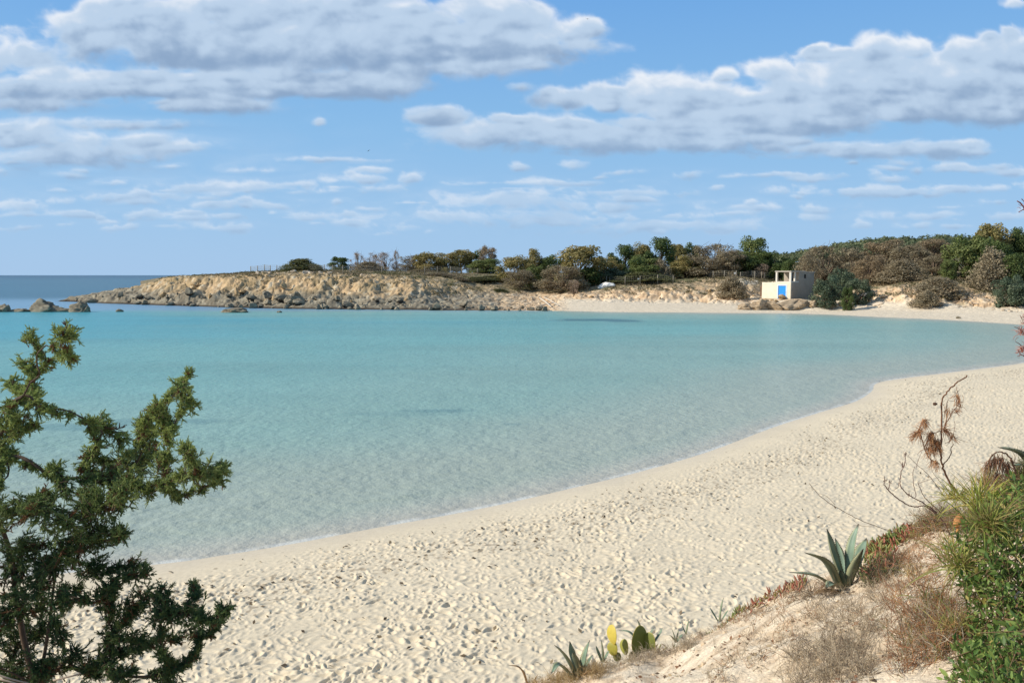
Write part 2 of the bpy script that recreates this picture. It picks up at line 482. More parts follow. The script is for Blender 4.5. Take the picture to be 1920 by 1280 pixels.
def rockw(u):
    """how rocky (1) or sandy (0) the foot of the far shore is"""
    U0 = lambda p: uv(p, 560)[0]
    return smooth(U0(1075), U0(1030), u)
def land_z(x, y, fine=True):
    x = np.asarray(x, float); y = np.asarray(y, float)
    shp = x.shape
    x = np.atleast_1d(x).ravel(); y = np.atleast_1d(y).ravel()
    u = x / np.maximum(y, 1)
    z = np.full(x.shape, -3.0)
    sdn = np.full(x.shape, -50.0)
    k = y < 170
    sdn[k] = near_sd(x[k], y[k])
    zn = np.where(sdn > 0, 1.15 * (1 - np.exp(-np.maximum(sdn, 0) / 15.0)) + 2.5 * smooth(25, 60, sdn), np.maximum(0.055 * sdn, -3))
    w_ = far_w(u)
    s = y - w_
    rk = rockw(u)
    kk = s > -12
    sj = s.copy()
    zf = np.where(s < 0, np.maximum(0.06 * s, -3), 0)
    rough = np.zeros(x.shape)
    if kk.any():
        xs, ys = x[kk], y[kk]
        big = fbm(xs / 9.0, ys / 14.0, 4, 3); mid = fbm(xs / 2.6, ys / 3.5, 4, 23); fin = fbm(xs / 0.9, ys / 1.1, 3, 41)
        ss = s[kk]
        cliff = np.maximum(rk[kk], smooth(17, 25, ss))                 # sand strip stays smooth
        jit = (big * 5.5 + mid * 2.0) * cliff * smooth(-2, 3, ss) * (1 - 0.6 * smooth(30, 60, ss))
        s2 = np.maximum(ss + jit * smooth(0.0, 5.0, ss + 1) , -12)
        zz = np.where(s2 > 0, far_base(u[kk], np.maximum(s2, 0)), 0.06 * s2)
        st = 0.8                                                       # rock strata
        zq = zz / st + 0.5 * big; tz = np.floor(zq) + smooth(0.25, 0.75, zq - np.floor(zq))
        strat = cliff * smooth(0.4, 1.0, zz) * smooth(40, 26, ss) * 0.4
        zz = zz * (1 - strat) + (tz - 0.5 * big) * st * strat
        crk = np.exp(-(pnoise(xs / 2.2 + mid, ys / 3.0, 47) / 0.07) ** 2)
        zz = zz + (mid * 0.42 + fin * 0.2 - 0.6 * crk) * cliff * smooth(0, 4, ss) * (1 - 0.5 * smooth(24, 40, ss))
        zz = zz + hill(xs, ys)
        zf[kk] = zz
    z = np.maximum(zn, zf)
    return z.reshape(shp), sdn.reshape(shp), s.reshape(shp), u.reshape(shp), rk.reshape(shp), (zf > zn).reshape(shp)
def ground_at(x, y):
    return float(land_z(np.array([x]), np.array([y]))[0][0])
def dents(x, y, cell, seed, depth):
    """trampled sand: overlapping oval footprints with pushed-up rims"""
    gx = np.floor(x / cell); gy = np.floor(y / cell)
    acc = np.zeros_like(x)
    for dx in (-1, 0, 1):
        for dy in (-1, 0, 1):
            cx, cy = gx + dx, gy + dy
            h1 = _h(cx, cy, seed); h2 = _h(cx, cy, seed + 1); h3 = _h(cx, cy, seed + 2); h4 = _h(cx, cy, seed + 3)
            px = x - (cx + h1) * cell; py = y - (cy + h2) * cell
            an = h3 * math.pi
            c, s_ = np.cos(an), np.sin(an)
            a = (px * c + py * s_) / (cell * (0.42 + 0.22 * h4)); b = (-px * s_ + py * c) / (cell * (0.27 + 0.14 * h3))
            q = np.sqrt(a * a + b * b)
            on = _h(cx, cy, seed + 5)
            acc += (-(1 - smooth(0.45, 1.05, q)) + 0.5 * np.exp(-((q - 1.3) / 0.3) ** 2)) * np.where(on < .72, 0.45 + 0.8 * h4, 0.12)
    return acc * depth
def sheet(name, XX, YY, ZZ, keep, colr, mat, cell=None):
    h, wd = XX.shape
    idx = np.arange(h * wd).reshape(h, wd)
    fk = keep[:-1, :-1] | keep[:-1, 1:] | keep[1:, 1:] | keep[1:, :-1]
    if cell is not None: fk &= cell[:-1, :-1]
    Fq = np.stack([idx[:-1, :-1], idx[:-1, 1:], idx[1:, 1:], idx[1:, :-1]], -1)[fk]
    used = np.zeros(h * wd, bool); used[Fq.ravel()] = True
    rem = np.cumsum(used) - 1
    V = np.stack([XX, YY, ZZ], -1).reshape(-1, 3)[used]
    me = make_mesh(name, V, rem[Fq], colr.reshape(-1, 3)[used])
    return tag(link(name, me, mat), kind='structure')

SAND = srgb(217, 201, 172); SAND_WET = srgb(206, 192, 168)
def build_land():
    U = np.arange(-0.9, 1.0, 1 / 860)
    rows = [6.0]
    while rows[-1] < 100: rows.append(rows[-1] + min(max(rows[-1] ** 2 / (830 * (9.5 if rows[-1] > 11 else 5)), 0.022), 0.55))
    Y1 = np.array(rows)
    rows = [Y1[-1]]
    while rows[-1] < 285: rows.append(rows[-1] + 0.42)
    while rows[-1] < 900: rows.append(rows[-1] * 1.02)
    Y2 = np.array(rows)
    # near sand
    UU, YY = np.meshgrid(U, Y1); XX = UU * YY
    Z, sdn, s, u, rk, isf = land_z(XX, YY)
    keep = Z > -0.7
    fade = smooth(0.5, 2.2, sdn + 0.5 * fbm(XX / 1.5, YY / 1.5, 2, 8))
    k = (sdn > 0)
    dz = np.zeros_like(Z)
    wxx = XX[k] + 0.12 * pnoise(XX[k] / 0.5, YY[k] / 0.5, 77); wyy = YY[k] + 0.12 * pnoise(XX[k] / 0.5 + 7, YY[k] / 0.5, 78)
    tr = 0.55 + 0.5 * smooth(-0.25, 0.35, fbm(XX[k] / 3.2, YY[k] / 3.2, 4, 101))
    dz[k] = (dents(wxx, wyy, 0.20, 200, 0.026) + dents(wxx, wyy, 0.115, 300, 0.011)) * tr + fbm(XX[k] / 2.2, YY[k] / 2.2, 3, 61) * 0.05
    Z = Z + dz * fade
    wet = smooth(1.1, 0.0, sdn + 0.35 * fbm(XX / 1.2, YY / 1.2, 3, 15))
    c = mixc(SAND, SAND_WET, wet * 0.9)
    var = fbm(XX / 3.0, YY / 3.0, 4, 5)
    c = c * (1 + 0.07 * var)[..., None]
    # dark shreds of dried seaweed, mostly along the last tide line
    wr = fbm(XX / 0.16, YY / 0.22, 2, 19) + 0.30 * np.exp(-((sdn - 3.2 - 0.8 * fbm(XX / 4, YY / 4, 2, 3)) / 1.3) ** 2)
    c = mixc(c, srgb(120, 104, 84), smooth(0.46, 0.62, wr) * (sdn > 0.6) * 0.55)
    sheet('sand_beach', XX, YY, Z, keep, c, M_SAND)
    # far shore
    UU, YY = np.meshgrid(U, Y2); XX = UU * YY
    Z, sdn, s, u, rk, isf = land_z(XX, YY)
    keep = Z > -0.7
    gy, gx = np.gradient(Z); dr = np.gradient(YY, axis=0); dc = np.gradient(XX, axis=1)
    slope = np.hypot(gy / dr, gx / dc)
    n1 = fbm(XX / 6, YY / 8, 4, 71); n2 = fbm(XX / 1.6, YY / 2.0, 4, 72); n3 = fbm(XX / 25, YY / 30, 3, 73)
    px = 960 + F * u
    ochre = mixc(srgb(170, 146, 108), srgb(196, 166, 126), smooth(-0.3, 0.4, n1))
    ochre = mixc(ochre, srgb(198, 186, 160), smooth(0.05, 0.5, n2))
    ochre = mixc(ochre, srgb(146, 128, 96), smooth(0.0, -0.5, n2))
    grey = mixc(srgb(122, 112, 94), srgb(160, 150, 128), smooth(-0.3, 0.4, n2))
    grey = mixc(grey, srgb(70, 62, 52), smooth(0.5, 0.1, Z))
    left = mixc(ochre, grey, np.clip(smooth(3.8, 1.6, Z + n1 * 2.2) + smooth(300, 180, px) * 0.6, 0, 1))
    scrub = mixc(srgb(132, 118, 92), srgb(104, 102, 72), smooth(-0.2, 0.4, n1))
    scrub = mixc(scrub, srgb(176, 152, 120), smooth(0.1, 0.45, n2 + 0.5 * n3))
    # low heath covers flat ground above the rock
    right = mixc(srgb(222, 190, 150), srgb(198, 168, 132), smooth(-0.3, 0.4, n1))
    right = mixc(right, srgb(226, 204, 172), smooth(0.0, 0.4, n2))
    right = mixc(right, srgb(158, 134, 108), smooth(0.05, -0.4, n2) * 0.8)
    rock = mixc(right, left, smooth(1060, 830, px))
    flat = smooth(0.55, 0.25, slope) * smooth(16, 24, s + n1 * 4) * smooth(2.0, 3.2, Z)
    flat = np.maximum(flat, smooth(30, 44, s + n2 * 6) * 0.9)
    c = mixc(rock, scrub, flat)
    c = mixc(c, scrub, smooth(0.25, 0.55, n1 + 0.4 * n2) * (px > 1060) * 0.5)
    sandm = (1 - rk) * smooth(25, 21, s + n2 * 2.0) * smooth(2.0, 1.5, Z)
    sandm = np.maximum(sandm, (sdn > 0) * (~isf))
    path = ((px > 1360) & (px < 1420) & (Z > 4.4)) * smooth(36, 39, s) * smooth(50, 46, s)
    sandm = np.maximum(sandm, path)
    c = mixc(c, srgb(216, 200, 174), sandm)
    c = mixc(c, SAND_WET, smooth(1.6, 0, s) * (1 - rk) * 0.9)
    for nm, mask in (('rocky_headland', px < 1060), ('far_shore', px >= 1060)):
        sheet(nm, XX, YY, Z, keep, c, M_LAND, mask)
build_land()

# ------------------------------------------------------------------ the sea
def build_sea():
    U = np.arange(-1.25, 1.15, 1 / 420)
    rows = [9.0]
    while rows[-1] < 60000: rows.append(rows[-1] + max(rows[-1] ** 2 / (830 * 6.3) * 1.1, 0.06))
    Yr = np.array(rows)
    UU, YY = np.meshgrid(U, Yr); XX = UU * YY
    Zl, sdn, s, u, rk, isf = land_z(XX, np.minimum(YY, 500) + 0)
    Zl = np.where(YY > 500, -3, Zl)
    px = 960 + F * u
    d_near = np.maximum(-sdn, 0); d_near = np.where(YY > 165, 120, d_near)
    d_far = np.maximum(-s, 0)
    inbay = smooth(158, 139, YY + 3.0 * fbm(XX / 20, YY / 6, 3, 5))                # sandy bottom of the bay
    inbay = np.maximum(inbay, smooth(uv(930, 560)[0], uv(1060, 560)[0], u))
    dep = np.minimum(d_near, d_far * 1.5 + 14 * rk) + 0.4
    n1 = fbm(XX / 14, YY / 22, 4, 31); n2 = fbm(XX / 3.0, YY / 5.0, 3, 37); n3 = fbm(XX / 40, YY / 16, 3, 39)
    dp = dep * (1 + 0.25 * n3) + 3 * n1 * smooth(3, 20, dep)
    shallow = srgb(186, 182, 168); lo = srgb(160, 170, 156); mid = srgb(134, 166, 156); deep = srgb(110, 162, 158); deeper = srgb(76, 152, 162)
    c = mixc(shallow, lo, smooth(0.2, 2.6, dp)); c = mixc(c, mid, smooth(3, 16, dp)); c = mixc(c, deep, smooth(14, 46, dp)); c = mixc(c, deeper, smooth(46, 95, dp))
    c = c * (1 + 0.05 * n2 * smooth(4, 15, dep) * smooth(90, 30, YY) + 0.05 * n3 + 0.14 * fbm(XX / 45, YY / 7, 4, 35) * smooth(6, 20, dep))[..., None]
    # seaweed patches on the bottom
    for cx, cy, lx, ly, k in ((1110, 600, 6.5, 3.4, .85), (1170, 602, 3.5, 2.5, .7), (760, 776, 3.4, .6, .14), (960, 795, .5, .3, .3), (820, 770, 2.0, .6, .4), (300, 790, 3, .9, .35), (120, 800, 3, .9, .35)):
        g = G(cx, cy)
        q = ((XX - g[0]) / lx) ** 2 + ((YY - g[1]) / ly) ** 2 + 0.7 * n2
        c = mixc(c, srgb(58, 104, 116), smooth(1.3, 0.3, q) * k)
    foam = smooth(0.22, 0.05, np.abs(dep - 0.46 + 0.12 * n2)) * smooth(-0.35, 0.15, fbm(XX / 1.6, YY / 1.6, 3, 62)) * (d_near < 3)
    c = mixc(c, srgb(226, 226, 218), foam * .35)
    far1 = mixc(srgb(114, 152, 176), srgb(58, 104, 124), smooth(190, 250, YY + 12 * n1))
    foam = smooth(0.22, 0.05, np.abs(dep - 0.46 + 0.12 * n2)) * smooth(-0.35, 0.15, fbm(XX / 1.6, YY / 1.6, 3, 62)) * (d_near < 3)
    c = mixc(c, srgb(226, 226, 218), foam * .35)
    far1 = mixc(far1, srgb(34, 80, 106), smooth(300, 3000, YY))
    far1 = far1 * (1 + 0.12 * fbm(XX / 60, YY / 160, 4, 77) * smooth(200, 400, YY))[..., None]
    c = mixc(far1, c, inbay)
    alpha = 0.90 + 0.10 * smooth(0.0, 1.2, dep - 0.4 + 0.5 * n2)
    alpha = np.maximum(alpha, foam * .5)
    alpha = np.where((YY > 120), np.maximum(alpha, 0.85), alpha)
    # ripples running in to the sand, and a light chop
    ph = dep * 2.6 + 1.6 * fbm(XX / 5, YY / 5, 2, 55)
    wav = np.maximum(0, np.sin(ph)) ** 4 * 0.035 * smooth(0.7, 1.6, dep) * smooth(9, 3, dep) * smooth(-0.1, 0.3, fbm(XX / 3.5, YY / 3.5, 2, 56))
    chop = fbm(XX / 0.7, YY / 0.5, 4, 58) * 0.04 * smooth(1.0, 4, dep) * smooth(60, 25, YY)
    Z = wav + chop
    keep = Zl < 0.12
    h, wd = XX.shape
    idx = np.arange(h * wd).reshape(h, wd)
    fk = keep[:-1, :-1] | keep[:-1, 1:] | keep[1:, 1:] | keep[1:, :-1]
    Fq = np.stack([idx[:-1, :-1], idx[:-1, 1:], idx[1:, 1:], idx[1:, :-1]], -1)[fk]
    used = np.zeros(h * wd, bool); used[Fq.ravel()] = True
    rem = np.cumsum(used) - 1
    me = make_mesh('sea', np.stack([XX, YY, Z], -1).reshape(-1, 3)[used], rem[Fq], c.reshape(-1, 3)[used], {'alpha': alpha.ravel()[used]})
    m, t, o = nodes('sea_water')
    a = N(t, 'ShaderNodeAttribute', attribute_name='Col'); b = N(t, 'ShaderNodeAttribute', attribute_name='alpha')
    p = N(t, 'ShaderNodeBsdfPrincipled', Roughness=0.3, IOR=1.33)
    p.inputs['Specular IOR Level'].default_value = 0.11
    t.links.new(a.outputs['Color'], p.inputs['Base Color'])
    n_1 = bump(t, 0.55, 0.4, 0.4, 'Object', 3.0)
    n_2 = bump(t, 3.2, 0.8, 0.10, 'Object', 4.0, n_1)
    t.links.new(n_2, p.inputs['Normal'])
    tr = N(t, 'ShaderNodeBsdfTransparent'); mx = N(t, 'ShaderNodeMixShader')
    t.links.new(b.outputs['Fac'], mx.inputs[0]); t.links.new(tr.outputs[0], mx.inputs[1]); t.links.new(p.outputs[0], mx.inputs[2])
    t.links.new(mx.outputs[0], o.inputs[0])
    tag(link('sea', me, m), kind='structure')
build_sea()

# ------------------------------------------------------------------ the dune bank the camera stands on
CREST = [(-500,1300,6),(0,1420,6),(250,1480,6.5),(500,1500,7.5),(700,1420,8.5),(860,1345,9.8),(960,1300,10.6),(1100,1262,10.2),(1240,1222,9.8),(1320,1185,9.5),(1400,1152,9.2),(1500,1105,8.9),(1600,1072,8.6),(1680,1030,8.2),(1750,1000,7.6),(1830,985,7.0),(1920,940,6.5),(2200,885,6.4),(2700,900,5)]
CU = np.array([uv(a, b)[0] for a, b, d in CREST]); CD = np.array([d for a, b, d in CREST]); CZ = np.array([P(a, b, d)[2] for a, b, d in CREST])
def bank_z(x, y, fine=True):
    x = np.asarray(x, float); y = np.asarray(y, float)
    u = x / np.maximum(y, 1.6)
    dc = np.interp(u, CU, CD); zc = np.interp(u, CU, CZ)
    n = fbm(x / 1.3, y / 1.3, 3, 400)
    dc = dc + 0.35 * n
    top = 4.68
    fr = np.clip((dc - y) / (dc - 1.5), 0, 1)
    z = np.where(y <= dc, zc + (top - zc) * fr ** 0.95, zc - 0.95 * (y - dc) - 0.12 * smooth(0, .4, y - dc))
    z = np.where(y < 1.5, top + 0.04 * (1.5 - y), z)
    z = z + 0.12 * n * smooth(2, 4, y)
    if fine:
        z = z + (0.07 * fbm(x / 0.4, y / 0.55, 4, 410) + 0.05 * np.abs(fbm(x / 0.16, y / 0.22, 3, 420)))
    return z
def bank_at(x, y): return float(bank_z(np.array([x]), np.array([y]))[0])
def bank_px(px, py):
    """where the sight line through a photograph point meets the bank"""
    u, v = uv(px, py)
    Y = np.arange(1.8, 14, 0.02)
    hit = np.nonzero(bank_z(u * Y, Y, True) >= CAM_H + v * Y)[0]
    Yh = Y[hit[0]] if len(hit) else np.interp(u, CU, CD)
    return np.array((u * Yh, Yh, bank_at(u * Yh, Yh)))
def build_bank():
    x = np.arange(-9, 10, 0.045); y = np.arange(-5, 15, 0.045)
    XX, YY = np.meshgrid(x, y)
    Z = bank_z(XX, YY)
    zl = land_z(XX, np.maximum(YY, 0.5))[0]
    keep = Z > zl - 0.25
    n1 = fbm(XX / 0.9, YY / 0.9, 4, 430); n2 = fbm(XX / 0.2, YY / 0.2, 3, 431)
    c = mixc(srgb(226, 208, 180), srgb(212, 188, 156), smooth(-0.3, 0.4, n1))
    c = mixc(c, srgb(230, 214, 188), smooth(0.05, 0.4, n2) * .6)
    c = mixc(c, srgb(146, 118, 90), smooth(0.0, -0.45, n2) * 0.55)
    sheet('dune_bank', XX, YY, Z, keep, c, M_BANK)
build_bank()

# ------------------------------------------------------------------ stones
def ico(sub):
    import bmesh
    bm = bmesh.new(); bmesh.ops.create_icosphere(bm, subdivisions=sub, radius=1.0)
    V = np.array([v.co[:] for v in bm.verts]); Fc = np.array([[v.index for v in f.verts] for f in bm.faces]); bm.free()
    return V, Fc
ICO3, ICO4 = ico(3), ico(4)
def rock_mesh(name, seed, sc, c1, c2, big=False, foot=None):
    """a weathered boulder, one unit across, pitted and split by flat faces"""
    r = np.random.default_rng(seed)
    V, Fc = (ICO4 if big else ICO3); V = V.copy()
    off = Vector(r.uniform(-50, 50, 3))
    nz = np.array([mnoise.fractal(Vector(v) * (1.5 if big else 1.1) + off, 0.8, 2.0, 4) for v in V]); nf = np.array([mnoise.fractal(Vector(v) * 3.4 + off, 0.7, 2.1, 4) for v in V])
    V = V * (1 + 0.38 * nz + 0.14 * nf - 0.18 * np.clip(nf - 0.15, 0, 1))[:, None]
    for _ in range(4 if big else 9):
        n = r.normal(size=3); n /= np.linalg.norm(n); d = r.uniform(0.42, 0.78)
        ov = V @ n - d
        V = V - np.where(ov > 0, ov * 0.85, 0)[:, None] * n
    V = V + 0.035 * nf[:, None] * V
    V = V * np.array(sc) * 0.5
    t = np.clip(0.5 + 0.9 * nf + 0.5 * nz, 0, 1)
    c = mixc(np.array(c1), np.array(c2), t)
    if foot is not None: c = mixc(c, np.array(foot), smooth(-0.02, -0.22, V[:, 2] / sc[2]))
    return make_mesh(name, V, Fc, c, None, big)
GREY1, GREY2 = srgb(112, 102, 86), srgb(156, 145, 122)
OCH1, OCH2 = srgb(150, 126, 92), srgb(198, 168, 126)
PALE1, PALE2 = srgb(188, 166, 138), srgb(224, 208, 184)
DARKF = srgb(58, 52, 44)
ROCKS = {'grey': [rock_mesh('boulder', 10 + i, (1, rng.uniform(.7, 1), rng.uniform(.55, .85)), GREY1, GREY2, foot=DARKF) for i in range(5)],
         'ochre': [rock_mesh('boulder', 30 + i, (1, rng.uniform(.7, 1), rng.uniform(.6, .9)), OCH1, OCH2) for i in range(5)],
         'pale': [rock_mesh('stone', 50 + i, (1, rng.uniform(.7, 1), rng.uniform(.5, .8)), PALE1, PALE2) for i in range(4)]}
ROCKS['ledge'] = [rock_mesh('ledge', 70 + i, (1, .8, 1), srgb(136, 118, 96), srgb(186, 164, 134), big=True) for i in range(4)]
def put_rock(kind, x, y, z, size, label, cat, group=None, name=None, flat=1.0):
    me = ROCKS[kind][rng.integers(len(ROCKS[kind]))]
    o = link(name or ('stone' if kind == 'pale' else 'boulder'), me, M_ROCK)
    o.location = (x, y, z); o.rotation_euler = (rng.uniform(-.3, .3), rng.uniform(-.3, .3), rng.uniform(0, 6.28))
    o.scale = (size * rng.uniform(.85, 1.2), size, size * flat * rng.uniform(.85, 1.15))
    return tag(o, label, cat, group)
def scatter_rocks(n, px0, px1, s0, s1, smin, smax, kind, label, cat, group, sink=0.1, name=None, flat=1.0, power=1.0):
    a = rng.uniform(px0, px1, n); b = s0 + (s1 - s0) * rng.uniform(0, 1, n) ** power
    u = (a - 960) / F; Y = far_w(u) + b; X = u * Y
    Z = land_z(X, Y)[0]
    sz = smin + (smax - smin) * rng.uniform(0, 1, n) ** 2.2
    for x, y, z, q in zip(X, Y, Z, sz):
        put_rock(kind, x, y, max(z, -0.1) + q * (0.28 - sink), q, label, cat, group, name, flat)
scatter_rocks(115, 140, 1040, -0.8, 7.0, 0.6, 2.3, 'grey', 'grey weathered boulder in the rubble along the waterline of the headland', 'boulder', 'grey boulders along the foot of the headland', power=1.5)
scatter_rocks(24, 300, 800, 5, 14, 0.6, 2.6, 'ochre', 'ochre limestone boulder fallen on the slope of the headland cliff', 'boulder', 'ochre boulders on the headland cliff')
scatter_rocks(20, 495, 560, 1.5, 9, 1.5, 3.0, 'grey', 'big dark grey boulder piled against the middle of the ochre cliff', 'boulder', 'big grey boulders piled against the cliff')
scatter_rocks(40, 470, 630, 23, 34, 0.7, 1.5, 'pale', 'pale stone in the row along the clifftop beside the dark wind-bent shrub', 'stone', 'pale stones along the clifftop', name='clifftop_stone')
scatter_rocks(12, 640, 800, 22, 36, 0.35, 0.8, 'pale', 'pale stone lying on the scrubby headland top in front of the wire fence', 'stone', 'pale stones in front of the headland fence', name='clifftop_stone')
scatter_rocks(26, 1080, 1420, 23, 33, 0.5, 1.7, 'ochre', 'low weathered rock at the back of the far sand between the headland and the hut', 'rock', 'low rocks behind the far sand', name='shore_rock', flat=.6)
scatter_rocks(22, 1580, 1790, 16, 27, 0.6, 2.6, 'pale', 'pale pinkish rock in the outcrop on the far beach right of the hut', 'rock', 'pale rocks of the outcrop right of the hut', name='shore_rock', flat=.75)
scatter_rocks(18, 1760, 1930, 18, 32, 0.5, 1.5, 'pale', 'pale flat rock on the sandy slope at the right end of the far beach', 'rock', 'flat rocks at the right end of the far beach', name='shore_rock', flat=.55)
scatter_rocks(14, 1385, 1560, 10.5, 16, 0.9, 2.4, 'ochre', 'brown ledge rock under the hut with the blue door', 'rock', 'ledge rocks under the hut', name='shore_rock', flat=.6)
g = P(1797, 601.5, 119.5)
put_rock('grey', g[0], g[1], ground_at(g[0], g[1]) + .1, .6, 'small dark lump alone on the far sand below the right outcrop', 'stone', name='stone')
for px, py, wpx, hpx, lab in ((70, 585, 54, 24, 'largest grey rock standing in the sea left of the headland tip'),
                              (148, 585, 40, 21, 'jagged grey rock in the sea, right one of the two big sea rocks'),
                              (2, 585, 24, 18, 'grey sea rock cut by the left edge of the photo'),
                              (28, 585, 36, 8, 'low flat reef between the left edge and the largest sea rock'),
                              (112, 585, 40, 8, 'low dark reef joining the two biggest sea rocks'),
                              (161, 585, 13, 14, 'small dark rock pressed against the right side of the jagged sea rock'),
                              (223, 584.5, 12, 6, 'tiny dark rock alone in open water right of the sea rocks'),
                              (437, 586, 42, 14, 'dark flat-topped rock in the water just off the cliff'),
                              (522, 586, 10, 4, 'tiny dark rock awash right of the flat-topped rock')):
    p = G(px, py, 0)
    sx_, sz_ = wpx / F * p[1], hpx / F * p[1]
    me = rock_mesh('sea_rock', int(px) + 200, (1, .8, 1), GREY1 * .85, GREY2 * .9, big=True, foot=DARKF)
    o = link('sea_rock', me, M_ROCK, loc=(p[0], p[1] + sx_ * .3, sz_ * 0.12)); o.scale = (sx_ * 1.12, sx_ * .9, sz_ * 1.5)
    tag(o, lab, 'rock')

_ys = np.concatenate([np.arange(100, 280, .25), np.arange(280, 500, 2.0)])
def land_px(px, py):
    """where the sight line through a photograph point meets the far shore"""
    u, v = uv(px, py)
    zz = land_z(u * _ys, _ys)[0]
    h = np.nonzero(zz >= CAM_H + v * _ys)[0]
    y = _ys[h[0]] if len(h) else 230.0
    return np.array((u * y, y, float(np.interp(y, _ys, zz))))
# ------------------------------------------------------------------ far trees and shrubs
HG = 'trees and shrubs on the headland'
MG = 'trees behind the far beach'
RG = 'trees right of the hut'
QUAD = np.array([(0, -.5, 0), (.42, 0, .08), (0, .5, 0), (-.42, 0, .08)]); QF = np.array([[0, 1, 2, 3]])
def crown(kind, seed):
    """unit crown: about 1 wide, from z 0 to 1; returns (crown mesh, trunk mesh)"""
    r = np.random.default_rng(seed)
    spec = dict(dark=(46, 9000, .036, [(73, 89, 51), (112, 124, 68)]), olive=(42, 8000, .036, [(131, 126, 77), (171, 152, 98)]),
                brown=(40, 6500, .032, [(142, 130, 104), (164, 150, 120)]), bare=(26, 2000, .028, [(176, 157, 138), (197, 173, 147)]),
                bright=(46, 9500, .036, [(98, 114, 62), (138, 142, 86)]), rust=(42, 6800, .032, [(148, 130, 102), (168, 148, 116)]),
                mound=(110, 11000, .034, [(94, 101, 63), (131, 126, 82)]), heath=(90, 8500, .034, [(140, 129, 103), (171, 154, 124)]),
                blue=(38, 7000, .038, [(77, 94, 73), (117, 126, 98)]))[kind]
    nl, n, sz, (ca, cb) = spec
    low = kind in ('mound', 'heath')
    ce = []
    for i in range(nl):
        a = r.uniform(0, 2 * math.pi); zz = r.uniform(0.04, 0.93) if not low else .80 * r.uniform() ** 1.1
        rad = 0.40 * math.sqrt(max(0.05, 1 - ((zz - .34) / .68) ** 2)) if not low else .46 * max(.06, 1 - (zz / .86) ** 1.4)
        q = rad * (0.25 + 0.75 * math.sqrt(r.uniform()))
        ce.append((q * math.cos(a), q * math.sin(a), zz))
    ce = np.array(ce); lr = r.uniform(.09, .17, nl) * (0.9 if kind in ('brown', 'bare', 'rust') else 1.0)
    lt = r.uniform(0, 1, nl)
    li = r.integers(0, nl, n)
    d = r.normal(size=(n, 3)); d[:, 2] += 0.25; d /= np.linalg.norm(d, axis=1)[:, None]
    rr = lr[li] * (0.35 + 0.75 * r.uniform(0, 1, n) ** .6)
    pos = ce[li] + d * rr[:, None]
    ok = pos[:, 2] > -0.02; pos, d, li = pos[ok], d[ok], li[ok]; n = len(pos)
    nrm = d + r.normal(size=(n, 3)) * .55
    s = sz * r.uniform(.6, 1.4, n)
    V, fs = scatter(QUAD * (np.array((.55, 1.5, 1)) if kind in ('brown', 'bare', 'rust') else 1), QF, pos, basis(nrm, r.uniform(0, 6.28, n)), s)
    t = np.clip(lt[li] * .7 + r.uniform(-.3, .5, n), 0, 1)
    c = mixc(srgb(*ca), srgb(*cb), t) * r.uniform(.75, 1.25, n)[:, None]
    cm = make_mesh('crown', V, fs, np.repeat(c, 4, 0))
    g = Geo()
    bc = srgb(112, 96, 80) if kind in ('brown', 'bare', 'rust') else srgb(84, 72, 58)
    b0 = np.array((0, 0, -.12)); fork = np.array((r.uniform(-.05, .05), r.uniform(-.05, .05), .18))
    v, f = tube([b0, b0 * .3, fork], [.035, .03, .022], 6); g.add(v, f, bc)
    for i in range(0, nl, 1 if kind in ('bare', 'brown', 'rust') else 2):
        md = (fork + ce[i]) / 2 + r.normal(size=3) * .04
        v, f = tube(spline([fork - (0, 0, .06), md, ce[i] + (ce[i] - fork) * .1], 5), np.linspace(.016, .004, 5), 4); g.add(v, f, bc)
        if kind in ('bare', 'brown', 'rust'):
            for _ in range(6 if kind == 'bare' else 3):
                e = ce[i] + r.normal(size=3) * .10 + (0, 0, .05)
                v, f = tube(spline([ce[i], (ce[i] + e) / 2 + r.normal(size=3) * .02, e], 4), np.linspace(.006, .002, 4), 3); g.add(v, f, bc)
    return cm, g.mesh('trunk')
CROWNS = {}
def get_crown(kind):
    if kind not in CROWNS: CROWNS[kind] = [crown(kind, sum(map(ord, kind)) * 7 + i) for i in range(3)]
    L = CROWNS[kind]; k = get_crown.n % 3; get_crown.n += 1
    return L[k]
get_crown.n = 0
def plant(name, px, ytop, wpx, Y, kind, label, cat='tree', group=None, base=None, tilt=0.0):
    u = uv(px, 520)[0]
    if group == HG and Y > 203 and kind != 'mound': Y += 13
    if group in (HG, MG) and kind in ('olive', 'dark', 'bright', 'brown'): wpx *= 1.18
    x = u * Y
    z0 = ground_at(x, Y) if base is None else base
    top = P(px, ytop, Y)[2]
    h = max(top - z0, 0.8) * (1.25 if kind in ('mound', 'heath') else 1.0); wd = wpx / F * Y
    o = thing(name, label, cat, (x, Y, z0 - 0.05), rng.uniform(-.5, .5) + (0, 2.1, 4.2)[int(rng.integers(3))], group)
    if tilt: o.rotation_euler = (0, tilt, 0)
    cm, tm = get_crown(kind)
    for nm, me, mt in (('crown', cm, M_LEAF), ('trunk', tm, M_BARK)):
        if not me.materials: me.materials.append(mt)
        c = bpy.data.objects.new(nm, me); COL.objects.link(c); c.parent = o
        c.scale = (wd * 1.12, wd * 1.12, h * 1.0)
        if nm == 'crown': c.location = (0, 0, h * 0.0)
    return o
